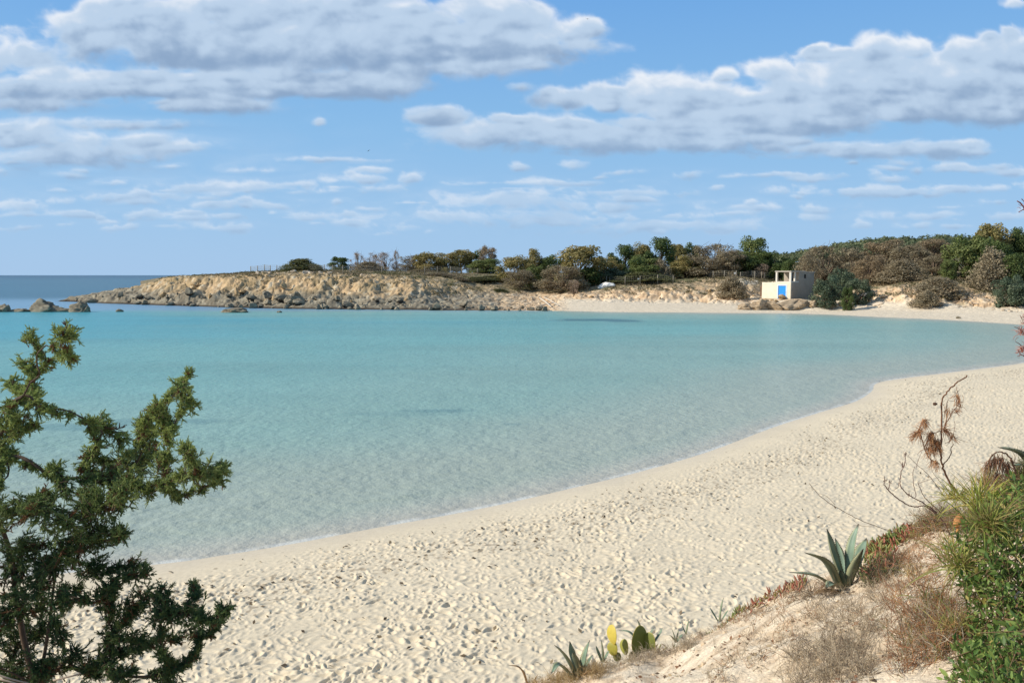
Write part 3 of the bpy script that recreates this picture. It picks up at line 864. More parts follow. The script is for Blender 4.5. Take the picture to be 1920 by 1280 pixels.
for a in (
 ('shrub', 566, 487, 84, 207, 'mound', 'dark wind-bent shrub, farthest left on the headland, rising to a peak', 'shrub', HG),
 ('shrub', 588, 497, 40, 207, 'mound', 'low dark shrub tucked behind the right end of the wind-bent shrub', 'shrub', HG),
 ('small_tree', 637, 481, 36, 225, 'dark', 'small round dark tree alone behind the fence, left of the bare shrubs', 'tree', HG),
 ('bare_shrub', 672, 474, 36, 230, 'bare', 'bare pinkish shrub, leftmost of the leafless ones on the headland', 'shrub', HG),
 ('bare_shrub', 697, 473, 46, 236, 'bare', 'widest bare pinkish shrub on the headland, beside the small dark tree', 'shrub', HG),
 ('bare_shrub', 722, 473, 36, 232, 'bare', 'bare grey shrub between the widest bare one and the thin upright one', 'shrub', HG),
 ('bare_shrub', 744, 470, 22, 236, 'bare', 'thin upright bare shrub left of the brown bushes', 'shrub', HG),
 ('brown_shrub', 690, 492, 70, 222, 'heath', 'low grey-brown bush at the feet of the bare shrubs', 'shrub', HG),
 ('brown_shrub', 772, 478, 50, 232, 'brown', 'brown bush, first of the leafy row right of the bare shrubs', 'shrub', HG),
 ('brown_shrub', 802, 474, 52, 228, 'olive', 'olive bush above the fence right of the brown bush', 'shrub', HG),
 ('brown_shrub', 836, 475, 52, 228, 'olive', 'second olive bush of the row, above the tallest fence posts', 'shrub', HG),
 ('small_tree', 866, 469, 46, 234, 'olive', 'darker olive tree behind the bush row', 'tree', HG),
 ('small_tree', 888, 472, 40, 236, 'dark', 'dark green tree half hidden left of the red-brown topped tree', 'tree', HG),
 ('small_tree', 914, 461, 40, 226, 'rust', 'tallest headland tree with a red-brown top at the end of the row', 'tree', HG),
 ('small_tree', 912, 485, 60, 220, 'bright', 'green bush under the red-brown topped tree', 'shrub', HG),
 ('low_shrub', 925, 517, 110, 205, 'mound', 'long dark green mat of shrub sloping below the headland trees', 'shrub', HG),
 ('low_shrub', 896, 533, 76, 196, 'mound', 'low dark bush on the slope above the rocky shore', 'shrub', HG),
 ('low_shrub', 822, 529, 78, 195, 'heath', 'grey low bush at the right end of the ochre cliff', 'shrub', HG),
 ('low_shrub', 935, 546, 44, 184, 'mound', 'small dark bush close above the shore rubble', 'shrub', HG),
 ('low_shrub', 860, 538, 40, 190, 'heath', 'greyish bush between the two dark bushes on the slope', 'shrub', HG),
 ('low_shrub', 790, 508, 70, 222, 'heath', 'low grey-green bush in front of the fence posts', 'shrub', HG),
 ('tree', 968, 481, 64, 200, 'olive', 'olive-brown tree at the left edge of the dense tree belt', 'tree', MG),
 ('tree', 1003, 469, 46, 206, 'olive', 'round-topped olive tree behind the left edge of the belt', 'tree', MG),
 ('tree', 1000, 498, 44, 196, 'bright', 'fresh green bush in front of the round-topped olive tree', 'shrub', MG),
 ('tree', 1034, 481, 46, 205, 'dark', 'dark tree filling the dip left of the big rounded brown tree', 'tree', MG),
 ('tree', 975, 505, 56, 190, 'brown', 'brown drooping bush low at the left edge of the belt', 'shrub', MG),
 ('tree', 1088, 463, 88, 192, 'olive', 'big rounded olive-brown tree in the middle of the view', 'tree', MG),
 ('tree', 1055, 499, 80, 184, 'brown', 'brown drooping tree leaning in front of the big rounded tree', 'tree', MG),
 ('tree', 1098, 503, 56, 190, 'dark', 'dark green bush at the right foot of the big rounded tree', 'shrub', MG),
 ('tree', 1076, 525, 26, 176, 'bare', 'bare grey twisted tree at the edge of the far sand', 'tree', MG),
 ('tree', 1136, 483, 56, 200, 'olive', 'olive tree right of the big rounded tree', 'tree', MG),
 ('tree', 1165, 461, 52, 206, 'dark', 'dark pointed tree left of the tallest dark tree', 'tree', MG),
 ('tree', 1150, 503, 84, 194, 'blue', 'dull green bush above the fence by the white mound', 'shrub', MG),
 ('tree', 1200, 458, 46, 206, 'olive', 'brown-olive tree touching the left of the tallest dark tree', 'tree', MG),
 ('tree', 1231, 448, 62, 204, 'dark', 'tallest dark tree above the middle of the far beach', 'tree', MG),
 ('tree', 1205, 480, 60, 194, 'bright', 'brighter green tree in front of the tallest dark tree', 'tree', MG),
 ('tree', 1238, 490, 46, 193, 'heath', 'grey-brown leaning bush under the tallest dark tree', 'shrub', MG),
 ('low_shrub', 1205, 512, 130, 189, 'mound', 'long dull green hedge behind the posts right of the white mound', 'shrub', MG),
 ('tree', 1270, 459, 38, 210, 'olive', 'small olive tree right of the tallest dark tree', 'tree', MG),
 ('tree', 1296, 459, 36, 212, 'dark', 'small dark tree between the olive and the wide brown tree', 'tree', MG),
 ('tree', 1284, 480, 56, 196, 'olive', 'olive bush in front of the two small trees', 'shrub', MG),
 ('tree', 1335, 455, 80, 202, 'brown', 'wide brown tree left of the green tree by the hut', 'tree', MG),
 ('tree', 1320, 482, 80, 196, 'brown', 'low brown bush in front of the wide brown tree', 'shrub', MG),
 ('tree', 1368, 468, 56, 194, 'brown', 'brown bush filling the gap before the bright-topped green tree', 'shrub', MG),
 ('tree', 1409, 444, 64, 201, 'bright', 'bright-topped green tree rising left of the wooded hill', 'tree', MG),
 ('tree', 1392, 475, 60, 196, 'dark', 'dark green tree under the bright-topped tree', 'tree', MG),
 ('tree', 1446, 474, 62, 195, 'dark', 'dark tree above the left corner of the hut', 'tree', MG),
 ('bare_shrub', 1424, 494, 44, 192, 'bare', 'bare grey bush behind the fence beside the hut', 'shrub', MG),
 ('low_shrub', 1372, 520, 60, 166, 'heath', 'brown heath bush on the rocks below the fence left of the hut', 'shrub', MG),
 ('tree', 1484, 489, 40, 180, 'dark', 'dark low bush just above the hut roof', 'shrub', RG),
 ('tree', 1545, 458, 92, 186, 'brown', 'wide leafless brown tree just right of the hut', 'tree', RG),
 ('tree', 1516, 477, 50, 176, 'brown', 'brown bush rising behind the hut roof', 'shrub', RG),
 ('tree', 1594, 466, 70, 184, 'brown', 'grey-brown tree between the wide leafless one and the rust tree', 'tree', RG),
 ('tree', 1660, 448, 100, 182, 'rust', 'rust-brown tree, tallest of the bare ones right of the hut', 'tree', RG),
 ('tree', 1632, 478, 70, 170, 'rust', 'rust-tinted bush in front of the tallest rust tree', 'shrub', RG),
 ('tree', 1700, 458, 84, 176, 'brown', 'brown tree on the right shoulder of the tallest rust tree', 'tree', RG),
 ('tree', 1742, 446, 80, 196, 'rust', 'distant reddish tree left of the big green tree', 'tree', RG),
 ('tree', 1690, 490, 90, 164, 'heath', 'grey-brown low bush above the outcrop', 'shrub', RG),
 ('tree', 1748, 480, 70, 170, 'brown', 'brown bush left of the big green tree', 'shrub', RG),
 ('dark_shrub', 1552, 516, 60, 148.5, 'blue', 'dark bush pressed against the shaded wall of the hut', 'shrub', RG),
 ('dark_shrub', 1580, 502, 56, 156, 'blue', 'taller dark bush behind the one touching the hut wall', 'shrub', RG),
 ('dark_shrub', 1612, 523, 50, 149, 'blue', 'dark bush between the hut and the outcrop', 'shrub', RG),
 ('fan_palm', 1590, 536, 26, 144, 'dark', 'small dark spiky bush on the sand right of the hut', 'shrub', RG),
 ('tree', 1778, 486, 32, 160, 'bright', 'small bright young tree left of the big green tree', 'tree', RG),
 ('tree', 1812, 440, 84, 166, 'bright', 'big bright green tree, left one of the tall group at the right', 'tree', RG),
 ('tree', 1854, 422, 76, 168, 'olive', 'tallest olive-topped tree of the group at the right', 'tree', RG),
 ('tree', 1862, 450, 70, 162, 'dark', 'dark tree under the tallest olive-topped tree', 'tree', RG),
 ('tree', 1898, 431, 48, 170, 'dark', 'dark tree right of the tallest olive-topped tree', 'tree', RG),
 ('tree', 1930, 431, 56, 166, 'dark', 'dark tree cut by the right edge of the photo', 'tree', RG),
 ('tree', 1858, 474, 84, 152, 'heath', 'brown-olive bush in front of the tall right group', 'shrub', RG),
 ('tree', 1903, 478, 56, 150, 'dark', 'dark rounded bush at the right edge below the tall group', 'shrub', RG),
 ('tree', 1894, 520, 60, 132, 'blue', 'dull green shrub on the slope above the right end of the far beach', 'shrub', RG),
 ('tree', 1922, 514, 50, 134, 'blue', 'green shrub at the right edge above the far beach', 'shrub', RG),
 ('low_shrub', 1760, 523, 110, 146, 'heath', 'low grey heath bush on top of the pale outcrop', 'shrub', RG),
 ('low_shrub', 1740, 547, 60, 139, 'heath', 'low grey heath bush on the right flank of the outcrop', 'shrub', RG),
 ('tree', 1975, 440, 90, 160, 'dark', 'dark tree just beyond the right edge', 'tree', RG),
):
    plant(*a[:7], a[7], a[8])

# wooded hill far behind: crowns merged into one canopy
def build_forest():
    r = np.random.default_rng(5)
    n = 620
    u = r.uniform(0.285, 0.62, n); Y = 300 + 240 * r.uniform(0, 1, n) ** 1.2
    X = u * Y; Z = land_z(X, Y)[0]
    VV, FF, CC, k = [], [], [], 0
    for x, y, z in zip(X, Y, Z):
        m = 170; rad = r.uniform(2.2, 4.2); hgt = r.uniform(3.2, 5.6)
        d = r.normal(size=(m, 3)); d[:, 2] = np.abs(d[:, 2]) * 1.0; d /= np.linalg.norm(d, axis=1)[:, None]
        p = d * np.array((rad, rad, hgt * .55)) * (r.uniform(.75, 1.08, m) * (1 + .25 * np.sin(d[:, 0] * 5 + x) * np.sin(d[:, 1] * 5 + y)))[:, None] + (x, y, z + hgt * .42)
        V, fs = scatter(QUAD, QF, p, basis(d + r.normal(size=(m, 3)) * .5, r.uniform(0, 6, m)), r.uniform(.5, 1.15, m))
        VV.append(V); FF.append(fs[0] + k); k += len(V)
        c = mixc(srgb(88, 100, 72), srgb(120, 126, 90), np.full(m, r.uniform())) * r.uniform(.8, 1.2, m)[:, None]
        CC.append(np.repeat(c, 4, 0))
    me = make_mesh('forest', np.concatenate(VV), np.concatenate(FF), np.concatenate(CC))
    tag(link('forest', me, M_LEAF), 'dark green pine wood covering the low hill behind the hut', 'forest', kind='stuff')
build_forest()
def build_heath():
    """low scrub that carpets the tops of the far shore"""
    r = np.random.default_rng(15)
    n = 9000
    px = r.uniform(300, 1990, n); u = (px - 960) / F
    s = r.uniform(16, 70, n); Y = far_w(u) + s; X = u * Y
    Z, _, _, _, rk, _ = land_z(X, Y)
    ok = (Z > 2.2) & (fbm(X / 7, Y / 9, 3, 88) > -0.05)
    X, Y, Z, px = X[ok], Y[ok], Z[ok], px[ok]
    m = 9; n = len(X)
    p = np.repeat(np.stack([X, Y, Z], -1), m, 0) + r.normal(size=(n * m, 3)) * (.35, .35, .10) + (0, 0, .16)
    d = r.normal(size=(n * m, 3)) + (0, 0, .8)
    V, fs = scatter(QUAD, QF, p, basis(d, r.uniform(0, 6, n * m)), r.uniform(.14, .36, n * m))
    t = np.clip(fbm(X / 12, Y / 12, 3, 99) * 1.6 + .5, 0, 1)
    c = mixc(srgb(128, 112, 84), srgb(98, 98, 62), t) * r.uniform(.75, 1.2, n)[:, None]
    me = make_mesh('heath_scrub', V, fs, np.repeat(c, 4 * m, 0))
    tag(link('heath_scrub', me, M_LEAF), 'low grey-green heath carpeting the ground above the far rocks', 'scrub', kind='stuff')
build_heath()

# ------------------------------------------------------------------ box helper and the hut
def box(g, o, ax, ay, az, a, b, c, col):
    """box in the frame (ax, ay, az) at o, spans a, b, c = (from, to)"""
    V = np.array([o + ax * i + ay * j + az * k for k in c for j in b for i in a])
    Fq = [[0, 2, 3, 1], [4, 5, 7, 6], [0, 1, 5, 4], [2, 6, 7, 3], [0, 4, 6, 2], [1, 3, 7, 5]]
    g.add(V, np.array(Fq), col)
def build_hut():
    ph = R(50)
    p0 = P(1482, 560, 153.0)
    z0 = p0[2]
    o = thing('beach_hut', 'small cream hut with a bright blue door and an open pillared loggia', 'hut', p0)
    A = np.array((-math.sin(R(40)), math.cos(R(40)), 0))         # along the sunny front, away to the left
    A = np.array((-math.cos(ph), math.sin(ph), 0)); B = np.array((math.sin(ph), math.cos(ph), 0)); Zv = np.array((0, 0, 1.0)); O = np.zeros(3)
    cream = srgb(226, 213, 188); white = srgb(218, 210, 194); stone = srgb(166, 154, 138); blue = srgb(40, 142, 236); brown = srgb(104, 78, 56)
    def part(name, boxes, col, mat=M_WALL, par=o):
        g = Geo()
        for a, b, c in boxes: box(g, O, A, B, Zv, a, b, c, col)
        me = g.mesh(name, False)
        return link(name, me, mat, par)
    o.scale = (1.05, 1.05, 1.05)
    Wf, Ls, H1, H2 = 5.75, 7.6, 2.85, 4.78
    # front wall with the door opening
    part('front_wall', [((0, .95), (0, .25), (-.8, H1)), ((.95, 2.45), (0, .25), (2.25, H1)), ((2.45, Wf), (0, .25), (-.8, H1)), ((.95, 2.45), (0, .25), (-.8, -.02))], cream)
    part('door_surround', [((.72, .94), (-.03, .0), (0, 2.45)), ((2.46, 2.66), (-.03, .0), (0, 2.45)), ((.94, 2.46), (-.03, .0), (2.26, 2.45))], srgb(200, 216, 224), M_PLAIN)
    d = part('door', [((.95, 2.45), (.08, .14), (0, 2.25))], blue, M_PLAIN)
    part('handle', [((1.05, 1.12), (.03, .08), (1.0, 1.2))], srgb(70, 70, 72), M_PLAIN, d)
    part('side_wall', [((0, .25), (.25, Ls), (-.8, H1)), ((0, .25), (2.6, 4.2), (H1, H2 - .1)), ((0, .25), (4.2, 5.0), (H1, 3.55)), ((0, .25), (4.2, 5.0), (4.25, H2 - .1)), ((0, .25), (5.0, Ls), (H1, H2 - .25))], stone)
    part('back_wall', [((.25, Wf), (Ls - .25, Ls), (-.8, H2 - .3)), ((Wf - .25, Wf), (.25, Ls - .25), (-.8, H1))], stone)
    part('upper_room_wall', [((.25, .9), (2.6, 2.8), (H1, H2 - .1)), ((1.9, 3.0), (2.6, 2.8), (H1, H2 - .1)), ((2.8, 3.0), (2.8, Ls - .25), (H1, H2 - .3)), ((.9, 1.9), (2.6, 2.8), (4.6, H2 - .1))], stone)
    part('terrace_floor', [((.25, Wf - .25), (.25, Ls - .25), (H1 - .2, H1 - .02))], srgb(190, 176, 150))
    for a, b in (((0, .34), (0, .34)), ((2.72, 3.02), (0, .32)), ((0, .28), (1.3, 1.55))):
        part('pillar', [(a, b, (H1 + .003, H2 - .1))], white)
    part('roof', [((-.12, 3.12), (-.12, 4.4), (H2 - .1, H2 + .08)), ((-.1, 3.1), (4.4, Ls + .1), (H2 - .24, H2 - .06))], srgb(182, 172, 158))
    part('parapet', [((.34, 2.72), (.05, .18), (H1 + .003, H1 + .16)), ((.05, .18), (.34, 1.3), (H1 + .003, H1 + .2)), ((.05, .18), (1.55, 2.6), (H1 + .003, H1 + .2))], white)
    w_ = part('window', [((.12, .16), (4.2, 5.0), (3.55, 4.25))], srgb(50, 44, 40), M_PLAIN)
    part('side_gate', [((Wf + .02, Wf + .7), (.5, .56), (.3, 2.1))], brown, M_PLAIN)
    part('plinth', [((-.3, Wf + .2), (-.35, .0), (-.9, -.03))], srgb(170, 152, 124))
    for a, b, c, s in ((3.6, .6, .3, .8), (4.4, .8, .25, .7), (5.0, .5, .2, .6), (4.1, 1.3, .4, .8)):
        q = p0 + A * a + B * b + Zv * (H1 + c * .6)
        put_rock('pale', q[0], q[1], q[2], s * .8, 'pale rubble block on the open terrace of the hut', 'stone', 'rubble blocks on the hut terrace', 'rubble_block')
build_hut()
for px, py, sz_, fl, k_ in ((1400, 574, 3.2, .5, 'ochre'), (1425, 573, 4.2, .5, 'ochre'), (1450, 574, 4.6, .5, 'grey'), (1476, 574, 4.8, .55, 'grey'), (1500, 573, 4.4, .6, 'grey'), (1525, 572, 3.8, .6, 'grey'), (1550, 572, 3.6, .5, 'grey')):
    q = P(px, py, G(px, 588)[1] + 11.8)
    put_rock('ledge', q[0], q[1], q[2] - .2, sz_, 'big weathered ledge slab under the hut with the blue door', 'rock', 'ledge slabs under the hut', 'rock_ledge', fl)

# ------------------------------------------------------------------ fences, mounds and other small things on the far shore
def fence(posts, label, wire=True, hgt=None, mesh_col=(150, 146, 132)):
    pts = []
    for px, yb, yt, Y in posts:
        q = land_px(px, yb); x, Y, z = q
        top = P(px, yt, Y)[2]
        pts.append((np.array((x, Y, z - .2)), min(max(top, z + .9), z + 2.3)))
    o = thing('wire_fence', label, 'fence', pts[0][0])
    O = pts[0][0]
    pc = srgb(150, 140, 122)
    for b, t in pts:
        g = Geo(); v, f = tube([b - O, (b[0] - O[0] + .03, b[1] - O[1], t - O[2])], [.11, .09], 7); g.add(v, f, pc * rng.uniform(.8, 1.15))
        link('post', g.mesh('post'), M_BARK, o)
    g = Geo()
    for (b0, t0), (b1, t1) in zip(pts[:-1], pts[1:]):
        for k in (0.98, .75, .5, .25):
            q0 = np.array((b0[0], b0[1], b0[2] + (t0 - b0[2]) * k)) - O; q1 = np.array((b1[0], b1[1], b1[2] + (t1 - b1[2]) * k)) - O
            v, f = tube([q0, (q0 + q1) / 2 - (0, 0, .04), q1], .018, 3); g.add(v, f, srgb(*mesh_col))
        n = max(2, int(np.linalg.norm(b1 - b0) / .45))
        for i in range(1, n):
            a = i / n
            lo_ = b0 * (1 - a) + b1 * a - O; hi_ = lo_.copy(); hi_[2] = (t0 * (1 - a) + t1 * a) - O[2] - .05
            v, f = tube([lo_ + (0, 0, .15), hi_], .009, 3); g.add(v, f, srgb(*mesh_col))
    link('wire_netting', g.mesh('wire_netting'), M_PLAIN, o)
fence([(470, 510, 499, 200), (483, 510, 498, 200), (496, 509, 496, 200), (507, 509, 497, 201), (519, 508, 497, 201), (536, 508, 497, 202), (550, 508, 496, 202), (565, 508, 496, 203), (608, 510, 496, 206), (624, 512, 497, 207)], 'thin wire fence with weathered posts crossing in front of the dark wind-bent shrub')
fence([(624, 514, 497, 209), (643, 514, 497, 210), (656, 514, 499, 211), (716, 514, 500, 213), (796, 516, 500, 213), (820, 516, 499, 212), (845, 517, 499, 211), (866, 514, 501, 214), (895, 512, 503, 216), (919, 512, 504, 216)], 'wire fence with grey posts on the headland in front of the olive bushes')
fence([(1125, 533, 517, 168), (1137, 533, 517, 168), (1143, 533, 519, 168), (1172, 534, 518, 168), (1200, 535, 517, 168), (1233, 533, 515, 168), (1262, 531, 517, 169)], 'wire fence with wooden posts beside the bright white mound')
fence([(1307, 520, 509, 168), (1337, 522, 508, 167), (1358, 522, 507, 167), (1380, 522, 507, 166), (1388, 521, 510, 167), (1408, 520, 507, 166), (1415, 525, 508, 162), (1428, 524, 509, 162), (1433, 524, 511, 162), (1452, 524, 508, 162)], 'wire fence with wooden posts running to the left side of the hut')
fence([(1772, 508, 495, 160), (1808, 510, 494, 158), (1843, 508, 494, 158)], 'short piece of fence with pale posts under the big bright green tree')
def lump(name, px, py, wpx, hpx, Y, col, label, cat):
    V, Fc = ICO4; V = V.copy()
    p = land_px(px, py); Y = p[1]
    nz = np.array([mnoise.fractal(Vector(v) * 1.3 + Vector((3, 7, px)), .8, 2, 3) for v in V])
    V = V * (1 + .22 * nz)[:, None]
    wd = wpx / F * Y; hh = hpx / F * Y
    V[:, 2] = V[:, 2] - .35 * V[:, 0] * (V[:, 0] < 0) * 0 + np.where(V[:, 0] < -.1, -.45 * (-.1 - V[:, 0]), 0)
    o = link(name, make_mesh(name, V * (wd / 2, wd / 3, hh * .9), Fc, srgb(*col)), M_SAND, loc=p)
    return tag(o, label, cat)
lump('sand_heap', 1137, 538, 33, 10, 163, (236, 230, 218), 'bright white heap lying beside the fence right of the dark trees', 'heap')
def plate(px, py, Y, s, label):
    g = Geo(); Y = land_px(px, py + 12)[1] - .3; p = P(px, py, Y)
    box(g, np.zeros(3), np.array((1., 0, 0)), np.array((0, 1., 0)), np.array((0, 0, 1.)), (-s, s), (-.02, .02), (-s * .8, s * .8), srgb(228, 224, 214))
    zb = ground_at(p[0], p[1] + .1) - p[2]
    v, f = tube([(0, .06, zb - .1), (0, .06, s)], .03, 6); g.add(v, f, srgb(150, 140, 122))
    tag(link('notice_board', g.mesh('notice_board', False), M_PLAIN, loc=p), label, 'sign')
plate(1197, 523, 166.5, .22, 'tiny white notice on the fence right of the bright white heap')
plate(1378, 512, 164.5, .22, 'tiny white notice on the fence left of the hut')
g = Geo(); v, f = tube([(0, 0, -.3), (.04, 0, 1.5)], [.09, .07], 7); g.add(v, f, srgb(170, 160, 144))
q = land_px(841, 567)
tag(link('wooden_post', g.mesh('wooden_post'), M_BARK, loc=q), 'lone pale post standing by the grey bush above the shore rubble', 'post')
for i, (a, b, th, lab) in enumerate((((1012, 560), (1034, 577), .16, 'pale bleached log slanting down to the water at the end of the rubble'),
                           ((1020, 559), (1047, 574), .13, 'thinner pale log beside the bleached one where the far sand begins'),
                           ((1014, 575), (1040, 571), .11, 'short pale log lying across the shore where the far sand begins'))):
    ya = G(*a, .9)[1]
    def on(c):
        u = uv(*c)[0]; Yc = 160 if False else None
        ys = np.arange(148, 185, .2); zz = land_z(u * ys, ys)[0]; vis = CAM_H + uv(*c)[1] * ys
        h = np.nonzero(zz >= vis)[0]; y_ = ys[h[0]] if len(h) else 160
        return np.array((u * y_, y_, ground_at(u * y_, y_) + .15))
    A_, B_ = on(a), on(b)
    g = Geo(); v, f = tube([A_ - A_, (B_ - A_) * .5 + (0, 0, .1), B_ - A_], [th, th * .9, th * .7], 7); g.add(v, f, srgb(206, 194, 176))
    tag(link('driftwood_log', g.mesh('driftwood_log'), M_BARK, loc=A_), lab, 'driftwood')
def bird(px, py, Y, roll, label):
    p = P(px, py, Y); g = Geo()
    v, f = tube(spline([(-.22, 0, 0), (-.1, 0, .01), (.08, 0, .01), (.2, 0, 0), (.26, 0, -.01)], 9), [.01, .035, .05, .06, .06, .05, .04, .03, .008], 8); g.add(v, f, srgb(70, 68, 66))
    for s in (-1, 1):
        w_ = np.array([(.09, 0, .02), (-.06, 0, .02), (-.03, s * .2, .1), (.10, s * .2, .1), (-.10, s * .46, .05), (.0, s * .42, .06)])
        g.add(w_, np.array([[0, 1, 2, 3], [3, 2, 4, 5]]), srgb(80, 78, 76))
    o = link('bird', g.mesh('bird'), M_PLAIN, loc=p); o.rotation_euler = (roll, 0, R(70)); tag(o, label, 'bird')
bird(1101, 36, 190, .3, 'tiny dark bird high in the blue sky right of the large left cloud')
bird(691, 283, 190, -.5, 'tiny dark bird flying in the middle of the sky below the large left cloud')

# ------------------------------------------------------------------ the juniper in the left foreground
JY = 4.7
CL = [(124,633,28),(60,640,17),(129,670,12),(52,690,20),(87,687,12),(60,708,12),(22,722,13),(57,730,10),(62,745,13),(76,766,22),(17,770,28),(28,800,34),(60,800,15),(15,820,22),(8,850,15),(25,856,9),(0,880,9),(-3,910,11),
 (354,703,6),(343,737,23),(351,763,19),(298,774,20),(270,796,26),(309,788,22),(281,816,28),(315,822,16),(323,802,11),(191,799,26),(169,791,13),(219,819,20),(183,825,13),(169,855,23),(197,867,15),(174,884,22),(233,858,24),(253,875,33),(281,850,18),(309,875,28),(351,850,20),(366,889,27),(399,887,20),(419,877,11),(408,903,10),(104,881,13),(88,888,8),(112,898,10),(121,917,14),(197,903,33),(239,903,33),(267,917,24),(323,920,10),(332,932,8),(301,909,12),(225,931,33),(169,931,25),(73,937,15),
 (28,962,42),(70,954,32),(112,976,42),(169,962,46),(211,948,32),(183,1013,42),(225,1002,22),(127,1032,45),(56,1032,42),(84,1083,48),(28,1077,42),(169,1069,30),(247,1063,22),(267,1077,15),(214,1100,22),(197,1128,30),(253,1139,34),(304,1117,20),(304,1159,32),(351,1150,26),(365,1115,10),(365,1098,5),(360,1187,18),(371,1204,10),(380,1162,14),(422,1145,16),(408,1170,9),(120,1128,28),(56,1131,42),(17,1159,38),(70,1187,42),(28,1215,42),(211,1181,28),(253,1201,22),(239,1224,22),(304,1224,10),(197,1238,28),(169,1257,30),(127,1238,28),(84,1252,28),(323,1257,22),(360,1235,13),(298,1263,18),(225,1266,28),(30,1265,40),(110,1190,20),
 (60,1310,40),(150,1320,40),(250,1320,36),(330,1310,26),(-40,1000,46),(-60,1080,46),(-50,1160,46),(-90,960,46),(-120,1060,46),(-110,1150,46),(-60,900,40),(-160,980,46),(-40,1240,46),(-120,1240,46),(-200,1080,46),(-190,1180,46),(-240,980,46)]
def needle_shoot():
    V, Fq = [], []
    for k, (h, n, ln) in enumerate(((.002, 3, .006), (.009, 3, .0065), (.016, 3, .0065), (.022, 3, .006), (.027, 3, .005))):
        for j in range(n):
            a = j * 2 * math.pi / n + k * 1.05
            d = np.array((math.cos(a), math.sin(a), 0)); t = np.array((-math.sin(a), math.cos(a), 0))
            b = np.array((0, 0, h)); m = b + d * ln * .45 + (0, 0, ln * .40); e = b + d * ln * .85 + (0, 0, ln * .95)
            i = len(V); V += [b, m + t * .0019, e, m - t * .0019]; Fq.append([i, i + 1, i + 2, i + 3])
    i = len(V)
    V += [(.0028, 0, 0), (-.0015, .0025, 0), (-.0015, -.0025, 0), (.0013, 0, .031), (-.0007, .0012, .031), (-.0007, -.0012, .031)]
    Fq += [[i, i + 1, i + 4, i + 3], [i + 1, i + 2, i + 5, i + 4], [i + 2, i, i + 3, i + 5]]
    return np.array(V), np.array(Fq)
